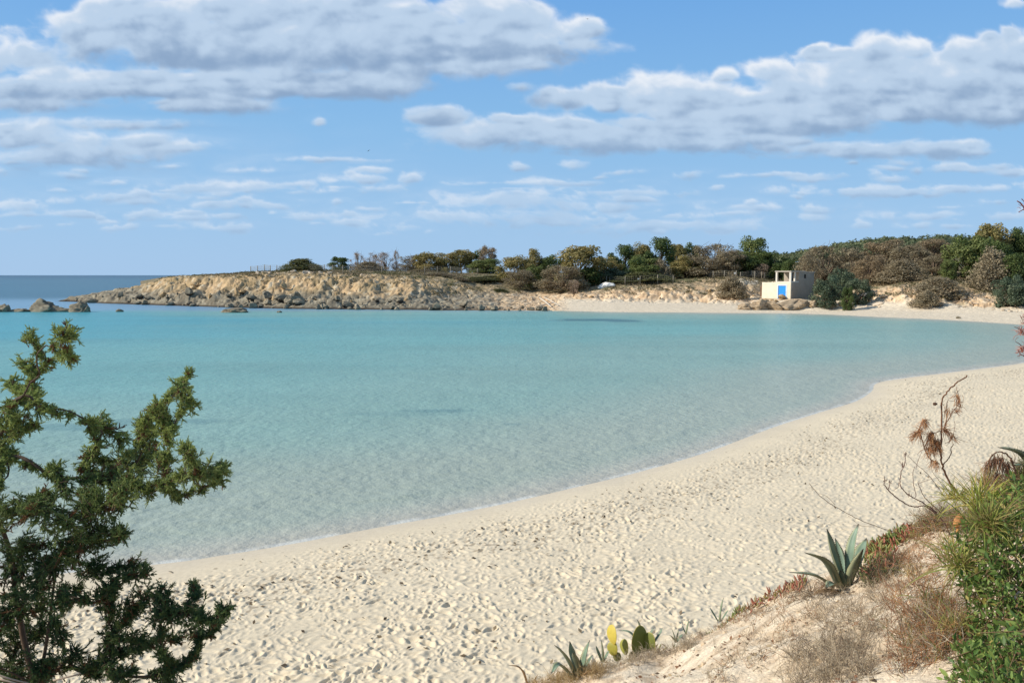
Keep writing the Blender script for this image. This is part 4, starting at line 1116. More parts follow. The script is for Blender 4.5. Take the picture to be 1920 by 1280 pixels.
def build_juniper():
    r = np.random.default_rng(3)
    T, TF = needle_shoot()
    cs, rad = [], []
    for px, py, pr in CL:
        dep = JY + 0.30 * float(pnoise(px / 130 + 3, py / 130 + 5, 9)) * 2 + r.uniform(-.12, .12) - (0.25 if py > 1000 else 0) * r.uniform()
        cs.append(P(px, py, dep)); rad.append(pr / F * dep)
    cs = np.array(cs); rad = np.array(rad)
    root = P(40, 1400, JY); root[2] = bank_at(root[0], root[1])
    o = thing('juniper', 'big dark green juniper bush with yellow-green tips filling the left foreground', 'bush', root)
    # limbs: join every clump to the nearest clump already joined
    done = [root, P(70, 1290, JY), P(95, 1150, JY), P(120, 1010, JY), P(30, 1120, JY + .1), P(-8, 960, JY + .1), P(-12, 830, JY + .1), P(22, 753, JY + .05), P(56, 718, JY), P(70, 687, JY), P(87, 647, JY)]; par = [-1, 0, 1, 2, 1, 4, 5, 6, 7, 8, 9]; dd = [0, .1, .5, .9, .4, .5, .6, .7, .8, .9, 1.0]
    left = set(range(len(cs))); link_of = {}
    while left:
        best = None
        D = np.array(done)
        for i in left:
            q = np.linalg.norm(D - cs[i], axis=1) + 0.25 * np.array(dd)
            j = int(np.argmin(q))
            if best is None or q[j] < best[0]: best = (q[j], i, j)
        _, i, j = best
        link_of[i] = j; done.append(cs[i]); par.append(j); dd.append(dd[j] + float(np.linalg.norm(done[j] - cs[i]))); left.discard(i)
    cnt = np.ones(len(done))
    for k in range(len(done) - 1, 0, -1): cnt[par[k]] += cnt[k]
    gt, gb = Geo(), Geo()
    bc = srgb(92, 76, 62)
    for k in range(1, len(done)):
        a, b = done[par[k]], done[k]
        r0, r1 = .0016 * math.sqrt(cnt[par[k]]) + .001, .0016 * math.sqrt(cnt[k]) + .001
        r0 = min(r0, r1 * 1.6)
        md = (a + b) / 2 + r.normal(size=3) * .02
        v, f = tube(spline([a, md, b], 6), np.linspace(r0, r1, 6), 6)
        (gt if k < 6 else gb).add(v - root, f, bc)
    items = []
    for ci, ((px, py, pr), c, R0) in enumerate(zip(CL, cs, rad)):
        pa = done[link_of[ci]]; dl = c - pa; L_ = float(np.linalg.norm(dl))
        items.append((px, py, pr, c, R0, dl / (L_ + 1e-9)))
        if link_of[ci] >= 11 or L_ < .35:
            n_ = int(L_ / (R0 * 1.5))
            for k in range(1, n_ + 1):
                t = k / (n_ + 1)
                cc_ = pa + dl * t + r.normal(size=3) * R0 * .25
                qx, qy = to_px(*cc_)
                items.append((qx, qy, pr * .42, cc_, R0 * .5, dl / (L_ + 1e-9)))
    pos, dr, cl = [], [], []
    for px, py, pr, c, R0, md_ in items:
        ntw = int(6 + pr * 1.15)
        main = md_ + (0, 0, .2)
        young = np.clip((1060 - py) / 260, 0, 1)  # young growth higher up, plus sun above and shade below put into the tone
        for _ in range(ntw):
            d = r.normal(size=3) * .80 + main * .75; d /= np.linalg.norm(d)
            L = R0 * (r.uniform(.3, .75) if r.uniform() < .78 else r.uniform(.9, 1.6)) + .02
            q_ = r.normal(size=3); q_ /= np.linalg.norm(q_)
            q_ = q_ * R0 * .8 * r.uniform() ** .5; q_ = q_ * .78 + md_ * (q_ @ md_) * .6
            st = c + q_ - d * L * .35
            e = st + d * L; mid = (st + e) / 2 + r.normal(size=3) * L * .12 + (0, 0, L * .08)
            path = spline([st, mid, e], 6)
            v, f = tube(path, np.linspace(.0028, .0014, 6), 3, False); gb.add(v - root, f, srgb(104, 84, 64))
            nsh = int(5 + L / .008)
            t = r.uniform(.15, 1, nsh); t[0] = 1.0
            pp = np.array([np.interp(t, np.linspace(0, 1, 6), path[:, q]) for q in range(3)]).T
            q = d[None] * r.uniform(.7, 1.2, nsh)[:, None] + r.normal(size=(nsh, 3)) * .5 + (0, 0, -.06); q[0] = d
            pos.append(pp); dr.append(q)
            tone = np.clip(young * .75 + r.uniform(-.2, .25) + .15, 0, 1)
            cc = mixc(srgb(68, 96, 60), srgb(172, 182, 104), np.full(nsh, tone)) * r.uniform(.75, 1.2, nsh)[:, None]
            if r.uniform() < .05: cc = cc * 0 + srgb(130, 92, 60)
            cl.append(cc)
    pos = np.concatenate(pos); dr = np.concatenate(dr); cl = np.concatenate(cl); n = len(pos)
    V, fs = scatter(T, TF, pos - root, basis(dr, r.uniform(0, 6.28, n)), r.uniform(.55, 1.1, n))
    link('foliage', make_mesh('foliage', V, fs, np.repeat(cl, len(T), 0)), M_JUN, o)
    link('branches', gb.mesh('branches'), M_BARK, o); link('trunk', gt.mesh('trunk'), M_BARK, o)
    for a, b, c_ in (((-10, 1262), (20, 1272), (60, 1282)), ((0, 1272), (30, 1280), (70, 1290)), ((100, 1275), (140, 1265), (150, 1262))):
        v, f = tube(spline([P(*a, 4.1), P(*b, 4.1), P(*c_, 4.15)], 8), .005, 5); g = Geo(); g.add(v - root, f, srgb(176, 158, 138)); link('dead_twig', g.mesh('dead_twig'), M_DRY, o)
build_juniper()

# ------------------------------------------------------------------ agaves
def agave_leaf(base, mid, tip, width, facing, dry=False):
    """thick channelled leaf: rings of eight points along a bent spine"""
    n = 16
    path = spline([base, mid, tip], n)
    t = np.gradient(path, axis=0); t /= np.linalg.norm(t, axis=1)[:, None]
    nrm = facing - (t @ facing)[:, None] * t; nrm /= np.linalg.norm(nrm, axis=1)[:, None] + 1e-9
    sd = np.cross(t, nrm)
    s = np.linspace(0, 1, n)
    wv = width * np.interp(s, [0, .12, .4, .65, .85, .95, 1], [.62, .7, 1, .82, .42, .16, .03]) * .5
    th = width * np.interp(s, [0, .2, .6, 1], [.26, .18, .10, .02])
    pr = [(-1, .30), (-.55, .04), (0, -.06), (.55, .04), (1, .30), (.6, -.55), (0, -.85), (-.6, -.55)]
    V = np.concatenate([[path[i] + sd[i] * a * wv[i] + nrm[i] * (b * th[i] + (abs(a) ** 2) * wv[i] * .38) for a, b in pr] for i in range(n)])
    k = 8
    i = np.arange(n - 1)[:, None] * k; j = np.arange(k)[None]; j2 = (j + 1) % k
    Fq = np.stack([i + j, i + k + j, i + k + j2, i + j2], -1).reshape(-1, 4)
    col = np.zeros((n, k, 3)); 
    main = srgb(118, 138, 116); edge = srgb(156, 154, 118); tipc = srgb(58, 48, 42); under = srgb(98, 106, 86)
    if dry: main, edge, under = srgb(150, 118, 84), srgb(170, 140, 100), srgb(124, 98, 72)
    for q in range(k): col[:, q] = edge if q in (0, 4) else (main if q < 4 else under)
    band = 1 + .12 * np.sin(s * 19 + width * 300)[:, None, None]
    col = col * band
    col = mixc(col.reshape(-1, 3), tipc, np.repeat(smooth(.86, .97, s), k))
    return V, [Fq, np.arange(k)[::-1][None], (np.arange(k) + (n - 1) * k)[None]], col
def teeth(g, V, width, n=16):
    """dark marginal teeth along both edges"""
    E = V.reshape(n, 8, 3)
    for e in (0, 4):
        P_ = E[:, e]; C = E[:, 2]
        for s in np.linspace(1.5, n - 4, 18):
            i = int(s); f = s - i
            p = P_[i] * (1 - f) + P_[i + 1] * f; o_ = p - (C[i] * (1 - f) + C[i + 1] * f); o_ = o_ / (np.linalg.norm(o_) + 1e-9)
            tt = P_[i + 1] - P_[i]; tt /= np.linalg.norm(tt) + 1e-9
            h = width * .07
            g.add([p - tt * h * .6, p + tt * h * .6, p + o_ * h], np.array([[0, 1, 2]]), srgb(70, 52, 40))
def agave(label, base_px, Y, leaves, name='agave', ybase=None, cat='agave'):
    Y = min(Y, float(bank_px(*base_px)[1]) + .03) if base_px[1] < 1290 and base_px[0] < 1900 and Y < 10.3 else Y
    b = P(*base_px, Y)
    o = thing(name, label, cat, b)
    for lf in leaves:
        tip, mid, bs, wpx, dy = lf[:5]; dry = len(lf) > 5
        B_ = P(*bs, Y + dy * .05); M_ = P(*mid, Y + dy * .6); T_ = P(*tip, Y + dy)
        ax = np.array((b[0], b[1], b[2] + .25))
        up = np.array((0, 0, 1.)); inward = ax + up * .35 - M_; inward /= np.linalg.norm(inward)
        V, fs, col = agave_leaf(B_ - b, M_ - b, T_ - b, wpx / F * Y * 1.0, inward, dry)
        g = Geo(); g.add(V, fs, col)
        if wpx > 10: teeth(g, V, wpx / F * Y)
        link('leaf', g.mesh('leaf'), M_AGAVE, o)
    return o
agave('large blue-green agave with spread spiny leaves on the crest of the dune bank', (1580, 1104), 8.45, [
 ((1479, 1072), (1528, 1079), (1562, 1099), 15, -.15), ((1508, 1035), (1546, 1053), (1572, 1098), 25, -.22), ((1550, 990), (1560, 1035), (1580, 1092), 27, .12),
 ((1566, 1008), (1576, 1045), (1584, 1090), 18, .30), ((1610, 981), (1597, 1025), (1592, 1090), 20, .10), ((1625, 1008), (1612, 1040), (1594, 1090), 25, .25), ((1619, 1028), (1606, 1060), (1588, 1102), 26, -.22),
 ((1548, 1102), (1562, 1094), (1580, 1104), 22, -.42), ((1575, 1068), (1578, 1084), (1582, 1104), 26, -.05),
 ((1520, 1118), (1545, 1108), (1575, 1108), 14, -.3, 'dry'), ((1640, 1112), (1615, 1102), (1592, 1108), 12, -.2, 'dry')])
agave('small blue-green agave at the lower left end of the dune bank', (1085, 1270), 9.9, [
 ((1039, 1208), (1058, 1228), (1080, 1266), 17, -.1), ((1068, 1201), (1072, 1230), (1086, 1266), 19, .1), ((1106, 1199), (1097, 1230), (1091, 1266), 17, .05),
 ((1112, 1226), (1103, 1240), (1092, 1266), 8, .2), ((1033, 1262), (1049, 1246), (1080, 1276), 15, -.2), ((1074, 1222), (1079, 1240), (1087, 1268), 17, -.15), ((1122, 1262), (1105, 1258), (1090, 1270), 9, -.2, 'dry')])
agave('narrow dark agave between the small blue-green agave and the prickly pear', (1130, 1240), 10.05, [
 ((1127, 1198), (1129, 1216), (1131, 1240), 12, 0), ((1117, 1209), (1121, 1222), (1128, 1240), 7, .1), ((1143, 1218), (1138, 1226), (1132, 1240), 6, .1)])
agave('dark agave with a pointed leaf sticking up behind the big cactus pad', (1206, 1225), 10.5, [
 ((1195, 1161), (1201, 1182), (1206, 1224), 17, 0), ((1160, 1181), (1182, 1186), (1203, 1215), 7, .15), ((1226, 1176), (1219, 1190), (1208, 1218), 8, .1), ((1242, 1176), (1238, 1186), (1226, 1205), 7, .1)])
agave('tiny bluish agave on the crest right of the prickly pear', (1268, 1204), 9.95, [
 ((1259, 1177), (1263, 1188), (1267, 1203), 6, 0), ((1273, 1179), (1271, 1190), (1268, 1203), 7, 0), ((1280, 1187), (1276, 1193), (1269, 1203), 5, .1), ((1254, 1189), (1260, 1194), (1266, 1203), 5, -.1)])
agave('single dark agave blade left of the tall thin one on the crest', (1287, 1188), 9.8, [((1292, 1160), (1290, 1172), (1286, 1188), 7, 0), ((1279, 1172), (1282, 1180), (1286, 1188), 4, .05)])
agave('tall thin agave blade among low grass half way up the crest', (1350, 1165), 9.4, [((1357, 1119), (1353, 1138), (1349, 1164), 8, 0), ((1331, 1138), (1336, 1148), (1346, 1164), 5, .1), ((1366, 1142), (1361, 1150), (1352, 1164), 4, .1)])
agave('dry brown curled agave leaf at the bottom end of the bank', (992, 1296), 10.4, [((953, 1246), (977, 1254), (992, 1294), 9, -.1, 'dry'), ((1010, 1262), (1003, 1274), (994, 1294), 5, -.1, 'dry')])
agave('agave with a wide grey leaf reaching in above the dry arching plant', (1960, 905), 6.6, [
 ((1871, 838), (1912, 851), (1955, 900), 26, -.1), ((1900, 872), (1925, 874), (1955, 904), 20, -.2), ((1950, 800), (1952, 850), (1962, 900), 26, .1), ((2010, 830), (1990, 860), (1966, 900), 26, .1)])

# ------------------------------------------------------------------ prickly pear
def build_cactus():
    Y = 10.15
    b = P(1185, 1238, Y)
    o = thing('prickly_pear', 'prickly pear with one tall yellow pad and a big dark green pad on the crest', 'cactus', b)
    V0, Fc = ICO4
    for px, py, rx, ry, tilt, yaw, c1, lab in ((1147, 1190, 8, 20, -.05, 1.0, (196, 176, 74), 'tall yellow pad'), (1148, 1216, 10, 15, .1, .7, (158, 150, 62), None), (1170, 1213, 7, 16, .05, 1.0, (150, 148, 66), None),  # sun-facing pad yellow, camera-facing pads darker: light put into the colours
                                     (1199, 1202, 17, 31, .08, .5, (104, 112, 48), 'big dark green pad with a yellow rim'), (1216, 1207, 11, 24, .15, .8, (112, 118, 52), None), (1157, 1232, 9, 10, .3, .4, (110, 112, 56), None), (1188, 1232, 12, 12, -.2, .3, (120, 116, 60), None)):
        V = V0.copy()
        w_ = 1 - .22 * np.clip(-V[:, 2], 0, 1) ** 1.5                       # narrower towards the joint
        sxm, szm = rx / F * Y / math.cos(yaw) * 1.0, ry / F * Y
        sxm = min(sxm, szm * .8)
        edge = np.clip(np.hypot(V[:, 0], V[:, 2]), 0, 1)
        V = V * np.stack([sxm * w_, np.full(len(V), .013), np.full(len(V), szm)], -1)
        V[:, 1] += .02 * (V[:, 2] / szm) ** 2
        col = mixc(srgb(*c1), srgb(196, 176, 76), smooth(.93, 1.0, edge) * .8)  # sunlight along the pad edges painted in as yellow
        me = make_mesh('pad', V, Fc, col)
        p = link('pad', me, M_PAD, o, P(px, py, Y + (.08 if px > 1160 else 0)) - b)
        p.rotation_euler = (0, tilt, yaw if lab == 'big dark green pad with a yellow rim' else -yaw)
        if lab: p['label'] = lab
build_cactus()

# ------------------------------------------------------------------ ice plant mats
FT = np.array([(math.cos(a) * q, math.sin(a) * q, z) for z, q in ((0, .10), (.45, .13), (.85, .09), (1.0, .02)) for a in (0, 2.1, 4.2)])
FT[:, 0] += .25 * FT[:, 2] ** 2
FF = np.concatenate([np.array([[i * 3 + j, i * 3 + (j + 1) % 3, i * 3 + 3 + (j + 1) % 3, i * 3 + 3 + j] for j in range(3)]) for i in range(3)])
def mat_plant(label, pts, half, n, size, cols, name='ice_plant', cat='succulent', lift=.0):
    r = np.random.default_rng(n + len(label))
    pts = np.array(pts, float); T = r.uniform(0, len(pts) - 1.001, n)
    i = T.astype(int); f = (T - i)[:, None]
    c = pts[i] * (1 - f) + pts[i + 1] * f + r.normal(size=(n, 2)) * np.array((half * .8, half))
    pos = np.array([bank_px(*q) for q in c]); pos[:, 2] += lift * r.uniform(0, 1, n)
    b = pos.mean(0)
    d = r.normal(size=(n, 3)) * .5 + (0, -.1, 1)
    V, fs = scatter(FT, FF, pos - b, basis(d, r.uniform(0, 6.28, n)), size * r.uniform(.6, 1.3, n))
    k = r.choice(len(cols), n, p=[w for _, w in cols]); base = np.array([srgb(*cols[q][0]) for q in k]) * r.uniform(.8, 1.2, n)[:, None]
    col = np.repeat(base, 12, 0).reshape(n, 12, 3)
    red = srgb(160, 98, 74)
    m = (r.uniform(0, 1, n) < .25)
    col[m, 6:] = col[m, 6:] * .45 + red * .55
    o = link(name, make_mesh(name, V, fs, col.reshape(-1, 3)), M_AGAVE, loc=b)
    return tag(o, label, cat, kind='stuff')
GRN, YEL, RED, TAN = (116, 128, 70), (142, 138, 80), (156, 96, 76), (160, 134, 102)
mat_plant('fat-leaved ice plant mat, green with red tips, on the crest right of the large agave', [(1622, 1052), (1660, 1025), (1700, 1003), (1745, 985)], 9, 620, .085, [(GRN, .5), (YEL, .25), (RED, .25)], lift=.09)
mat_plant('reddish dry ice plant strip along the crest left of the large agave', [(1395, 1142), (1440, 1124), (1480, 1108), (1505, 1098)], 6, 260, .065, [(TAN, .45), (RED, .35), (YEL, .2)], lift=.05)
mat_plant('olive-green low plant strip on the crest above the bare sandy slope', [(1290, 1186), (1320, 1166), (1350, 1156), (1392, 1146)], 6, 360, .065, [(GRN, .35), (YEL, .35), (TAN, .3)], lift=.06)
mat_plant('dull ice plant strip between the prickly pear and the tiny agave', [(1225, 1222), (1250, 1208), (1285, 1195)], 5, 160, .055, [(TAN, .5), (YEL, .3), (GRN, .2)], lift=.04)
mat_plant('orange-red ice plant patch beside the large agave base', [(1612, 1082), (1640, 1072), (1668, 1058)], 8, 160, .07, [(GRN, .4), (RED, .3), (TAN, .3)], lift=.05)

# ------------------------------------------------------------------ dry scrub, grass, twigs
def stems(g, r, base, n, ln, rad, cols, up=1.0, spread=.6, fork=2, side=(0, 0, 0)):
    for _ in range(n):
        d = r.normal(size=3) * spread + (0, 0, up) + np.array(side); d /= np.linalg.norm(d)
        L = ln * r.uniform(.5, 1.2); p = [np.array(base) + r.normal(size=3) * (.03, .03, 0)]
        for k in range(5):
            d = d + r.normal(size=3) * .28; d /= np.linalg.norm(d); p.append(p[-1] + d * L / 5)
        c = srgb(*cols[r.integers(len(cols))]) * r.uniform(.8, 1.2)
        v, f = tube(p, np.linspace(rad, rad * .4, 6), 3, False); g.add(v, f, c)
        for _ in range(fork):
            k = r.integers(1, 5); e = d + r.normal(size=3) * .7; e /= np.linalg.norm(e)
            q = [p[k], p[k] + e * L * .18, p[k] + (e + r.normal(size=3) * .3) * L * .34]
            v, f = tube(q, np.linspace(rad * .6, rad * .3, 3), 3, False); g.add(v, f, c)
def scrub(label, region, n_plants, per, ln, rad, cols, seed, name='dry_scrub', cat='dry scrub', up=1.0, spread=.7, lift=0.0):
    """a tangle of dry stems growing over part of the bank (region: px polygon line with half height)"""
    r = np.random.default_rng(seed); g = Geo()
    (x0, y0, x1, y1, hh) = region
    bs = [bank_px(x0 + (x1 - x0) * t + r.normal() * hh * .3, y0 + (y1 - y0) * t + r.uniform(-hh, hh)) for t in r.uniform(0, 1, n_plants)]
    o_ = np.mean(bs, axis=0)
    for b in bs: stems(g, r, b - o_ + (0, 0, lift * r.uniform()), per, ln, rad, cols, up, spread)
    return tag(link(name, g.mesh(name), M_DRY, loc=o_), label, cat, kind=None if name == 'rusty_bush' else 'stuff')
GR = [(186, 172, 148), (166, 150, 128), (206, 188, 158), (138, 122, 104)]
RU = [(178, 126, 86), (156, 108, 76), (190, 146, 104), (140, 104, 78)]
scrub('dense grey tangle of dry stems on the slope below the large agave', (1510, 1195, 1690, 1140, 50), 80, 7, .18, .002, GR, 1)
scrub('grey dry stems spreading down to the bottom edge below the agave', (1480, 1265, 1640, 1235, 35), 80, 8, .17, .002, GR, 2)
scrub('thin brown weeds scattered over the bare sandy slope left of the agave', (1330, 1250, 1540, 1170, 45), 60, 5, .12, .002, GR + RU[:1], 3)
scrub('low grey twigs lining the crest around the prickly pear', (1110, 1262, 1300, 1208, 8), 80, 8, .13, .002, GR, 4)
scrub('low grey twigs lining the crest between the thin blade and the large agave', (1300, 1198, 1560, 1098, 6), 80, 6, .10, .002, GR + RU[:1], 5)
scrub('dry grass at the bottom end of the bank around the small agave', (1000, 1288, 1130, 1262, 10), 70, 9, .16, .002, [(178, 152, 108), (150, 124, 86), (196, 172, 128)], 6, up=1.6, spread=.5)
scrub('dark tangle of dead leaves under the right side of the large agave', (1620, 1092, 1690, 1062, 16), 50, 9, .15, .003, [(84, 74, 60), (62, 56, 48), (120, 104, 80), (94, 100, 62)], 7)
scrub('rust-coloured dry bush left of the green shrub', (1672, 1110, 1800, 1085, 85), 80, 7, .19, .0018, RU + [(150, 132, 108)], 8, name='rusty_bush', cat='dry bush', lift=.12)
scrub('brown and grey brush below the rust-coloured bush', (1690, 1230, 1790, 1190, 45), 120, 8, .16, .0018, GR + RU + [(112, 116, 60)], 9, lift=.08)
scrub('olive and brown brush on the crest under the dead sapling', (1730, 985, 1870, 960, 22), 110, 9, .24, .0022, GR + RU[1:] + [(112, 116, 58), (132, 128, 64)], 10, name='olive_brush', cat='brush', lift=.1)
scrub('dark green and brown brush along the crest under the arching plant', (1845, 925, 1935, 900, 24), 90, 9, .22, .003, [(112, 116, 66), (92, 98, 56), (130, 110, 84), (146, 120, 90)], 12, name='olive_brush', cat='brush', lift=.25)
scrub('ring of thin dead roots on the sand in front of the large agave', (1510, 1118, 1590, 1112, 6), 26, 6, .18, .0028, [(128, 108, 84), (92, 78, 62)], 11, up=.15, spread=1.0)
def tuft(label, px, py, Y, n, ln, wd, cols, lean=(0, 0, 0), spread=.8, seed=0, name='grass_tuft', up=1.0):
    r = np.random.default_rng(seed + 70); g = Geo(); b = P(px, py, Y)
    for _ in range(n):
        d = r.normal(size=3) * spread + (0, 0, up) + np.array(lean); d /= np.linalg.norm(d); L = ln * r.uniform(.55, 1.15)
        s = np.linspace(0, 1, 6)[:, None]
        p = r.normal(size=3) * (.03, .03, .01) + d * s * L + np.array((0, 0, -1.)) * (s ** 2) * L * r.uniform(.15, .6)
        sd = np.cross(d, r.normal(size=3)); sd /= np.linalg.norm(sd)
        wv = wd * np.array([.7, 1, 1, .8, .5, .08])[:, None] * r.uniform(.7, 1.2)
        V = np.concatenate([p - sd * wv, p + sd * wv]); Fq = np.array([[i, i + 1, i + 7, i + 6] for i in range(5)])
        g.add(V, Fq, srgb(*cols[r.integers(len(cols))]) * r.uniform(.8, 1.2))
    return tag(link(name, g.mesh(name), M_LEAF, loc=b), label, 'grass')
YG = [(150, 156, 62), (176, 172, 86), (112, 130, 54), (190, 168, 96)]
tuft('big yellow-green grass tuft drooping over the top of the green shrub', 1838, 952, 5.4, 260, .36, .0034, YG, (.25, -.5, 0), .7, 1)
tuft('second yellow-green grass tuft left of the biggest one', 1790, 935, 5.9, 100, .24, .003, YG + [(150, 120, 76)], (-.2, -.3, .2), .7, 5)
tuft('small green grass fan between the rust-coloured bush and the green shrub', 1750, 1128, 4.9, 70, .24, .0026, [(128, 146, 66), (160, 166, 84), (104, 124, 60)], (.1, -.4, -.2), .9, 2)
tuft('little bright grass tuft just left of the upper green shrub', 1782, 1028, 5.3, 60, .18, .0026, YG, (0, -.3, 0), .8, 3)
tuft('golden dry grass tuft at the bottom edge', 1700, 1252, 4.9, 120, .17, .0018, [(196, 160, 84), (176, 136, 70), (150, 140, 72)], (0, -.3, .1), .6, 4)
tuft('tall dry grass on the crest behind the grass tufts', 1850, 915, 6.1, 90, .26, .0024, [(168, 140, 92), (120, 116, 60), (150, 112, 80)], (0, 0, .4), .5, 6)

YG2 = [(142, 152, 70), (168, 170, 90), (118, 136, 62), (186, 172, 104), (150, 128, 84)]
tuft('long yellow-green grass spilling down in front of the middle of the green shrub', 1850, 990, 4.3, 260, .34, .0028, YG2, (-.2, -.6, -.1), .7, 11)
tuft('yellow grass blades at the left edge of the green shrub, level with the large agave', 1800, 1062, 4.25, 130, .27, .0026, YG2, (-.4, -.5, 0), .7, 12)
tuft('dry pale grass tuft among the rust-coloured bush', 1712, 1080, 6.0, 70, .22, .002, [(196, 176, 128), (170, 146, 104), (150, 146, 84)], (-.2, -.2, .2), .6, 13)
tuft('small olive grass tuft below the rust-coloured bush', 1742, 1205, 4.5, 60, .18, .002, [(140, 142, 78), (170, 158, 98), (120, 124, 66)], (-.2, -.3, .1), .7, 14)
tuft('dry yellow grass tuft at the lower left edge of the green shrub', 1790, 1180, 3.95, 110, .20, .002, [(176, 164, 98), (140, 142, 76), (190, 160, 110)], (-.3, -.3, .1), .7, 15)
# dead sapling with rust needles
def pth(pts, Y, dz=0): return [P(a, b, Y + dz * i) for i, (a, b) in enumerate(pts)]
Z5 = lambda L: [(1640 + a / 4.268, 700 + b / 4.268) for a, b in L]
def woody(name, label, cat, Y, branches, needles=(), col=(112, 78, 56), ncol=RU, seed=0):
    r = np.random.default_rng(seed + 500)
    b0 = P(*branches[0][0][-1], Y); o = thing(name, label, cat, b0)
    for i, (pts, rad) in enumerate(branches):
        p = spline(np.array(pth(pts, Y + r.uniform(-.05, .05) * (i > 0))), 6 * len(pts)) - b0
        p = p + r.normal(size=p.shape) * rad * .35
        v, f = tube(p, np.linspace(rad * .55, rad, len(p)) * r.uniform(.85, 1.15, len(p)), 6); g = Geo(); g.add(v, f, srgb(*col) * r.uniform(.85, 1.15))
        link('stem' if i == 0 else 'branch', g.mesh('stem'), M_BARK, o)
    if needles:
        g = Geo()
        for (px, py), n, ln, dirv, sp in needles:
            c = P(px, py, Y) - b0
            for _ in range(int(n * (1.9 if name == 'dead_sapling' else 1))):
                d = r.normal(size=3) * sp + np.array(dirv); d /= np.linalg.norm(d); L = ln * r.uniform(.5, 1.1)
                s = c + r.normal(size=3) * .012
                q = [s, s + d * L * .5 + r.normal(size=3) * .005, s + d * L + (0, 0, -.15 * L)]
                v, f = tube(q, [.0019, .0017, .001], 3, False); g.add(v, f, srgb(*ncol[r.integers(len(ncol))]) * r.uniform(.8, 1.2))
        link('needles', g.mesh('needles'), M_DRY, o)
    return o
def zp(a, b): return (1640 + a / 4.268, 700 + b / 4.268)
sap = woody('dead_sapling', 'dead pine sapling with a bent tip and rust needles rising above the crest', 'sapling', 6.6, [
 (Z5([(740, 15), (650, 80), (580, 150), (540, 220), (535, 440), (530, 650), (545, 740), (600, 870), (680, 980), (740, 1060), (770, 1150)]), .0085),
 (Z5([(440, 372), (400, 372), (362, 425), (372, 500), (400, 600), (440, 680), (520, 722)]), .005),
 (Z5([(632, 562), (612, 595), (612, 640), (590, 680), (546, 732)]), .0045),
 (Z5([(655, 110), (672, 190), (670, 245), (620, 310), (590, 370), (545, 450)]), .0042),
 (Z5([(275, 486), (380, 482), (460, 480), (532, 455)]), .0032),
 (Z5([(745, 552), (640, 510), (545, 450)]), .0026),
 (Z5([(590, 208), (575, 250), (580, 340), (560, 420)]), .0032),
 (Z5([(640, 380), (640, 440), (610, 530), (560, 560)]), .0022),
 (Z5([(520, 255), (545, 245)]), .002)],
 [(zp(455, 480), 50, .13, (-.05, 0, -1), .28), (zp(365, 460), 34, .10, (-.3, 0, -.5), .6), (zp(400, 380), 26, .08, (.1, 0, -.8), .6), (zp(440, 600), 30, .09, (.3, 0, -.6), .5), (zp(500, 540), 40, .11, (0, 0, -1), .25),
  (zp(560, 450), 26, .09, (.6, 0, -.2), .55), (zp(620, 500), 16, .07, (.3, 0, -.6), .5), (zp(660, 170), 14, .07, (0, 0, -.6), .3), (zp(672, 245), 14, .06, (0, 0, -.3), .6), (zp(640, 300), 12, .06, (.6, 0, -.2), .5), (zp(480, 700), 24, .08, (0, 0, -1), .4), (zp(580, 280), 12, .07, (0, 0, -1), .2), (zp(330, 490), 16, .07, (-.6, 0, -.6), .4)])
g = Geo(); V, Fc = ICO3; g.add(V * (.017, .014, .012) * (1 + .15 * np.sin(V[:, :1] * 9)), Fc, srgb(84, 62, 48))
link('cone', g.mesh('cone'), M_BARK, sap, P(*zp(482, 243), 6.6) - P(*zp(770, 1150), 6.6))
woody('dead_bush', 'dead purple-grey branching bush left of the dead sapling', 'bush', 6.9, [
 (Z5([(75, 820), (78, 880), (95, 915), (150, 970), (255, 1045), (330, 1066), (405, 1062), (480, 1110), (560, 1200), (600, 1290)]), .0062),
 (Z5([(245, 628), (240, 720), (208, 800), (205, 890), (240, 945), (310, 992), (400, 1040), (500, 1110)]), .0055),
 (Z5([(345, 868), (365, 920), (395, 985), (450, 1040), (530, 1110)]), .004),
 (Z5([(322, 740), (305, 800), (315, 900), (330, 960), (330, 990)]), .0032),
 (Z5([(268, 660), (340, 730), (420, 800), (500, 900), (570, 1000)]), .0026),
 (Z5([(122, 845), (118, 900), (105, 925)]), .004), (Z5([(150, 935), (190, 905), (190, 870)]), .0028), (Z5([(380, 620), (350, 690), (330, 760)]), .0022),
 (Z5([(520, 830), (430, 850), (350, 880)]), .002), (Z5([(450, 690), (460, 780), (520, 860), (560, 930)]), .002)],
 [(zp(245, 660), 10, .035, (0, 0, 1), .3), (zp(225, 740), 14, .035, (0, 0, 1), .35), (zp(78, 860), 10, .03, (0, 0, 1), .4), (zp(120, 870), 8, .03, (0, 0, 1), .3), (zp(280, 975), 12, .03, (0, 0, 1), .6)], (112, 86, 78), [(104, 70, 62), (130, 92, 78)], 1)
woody('bare_twig', 'long thin bare twig arching out over the sand from the ice plant', 'twig', 7.8, [
 ([(1517, 905), (1536, 928), (1562, 947), (1604, 970), (1640, 985), (1674, 996), (1721, 1013), (1750, 1030)], .0042), ([(1535, 925), (1550, 930), (1566, 946)], .002), ([(1600, 975), (1615, 985), (1640, 987)], .0022)], (), (116, 92, 76), RU, 2)
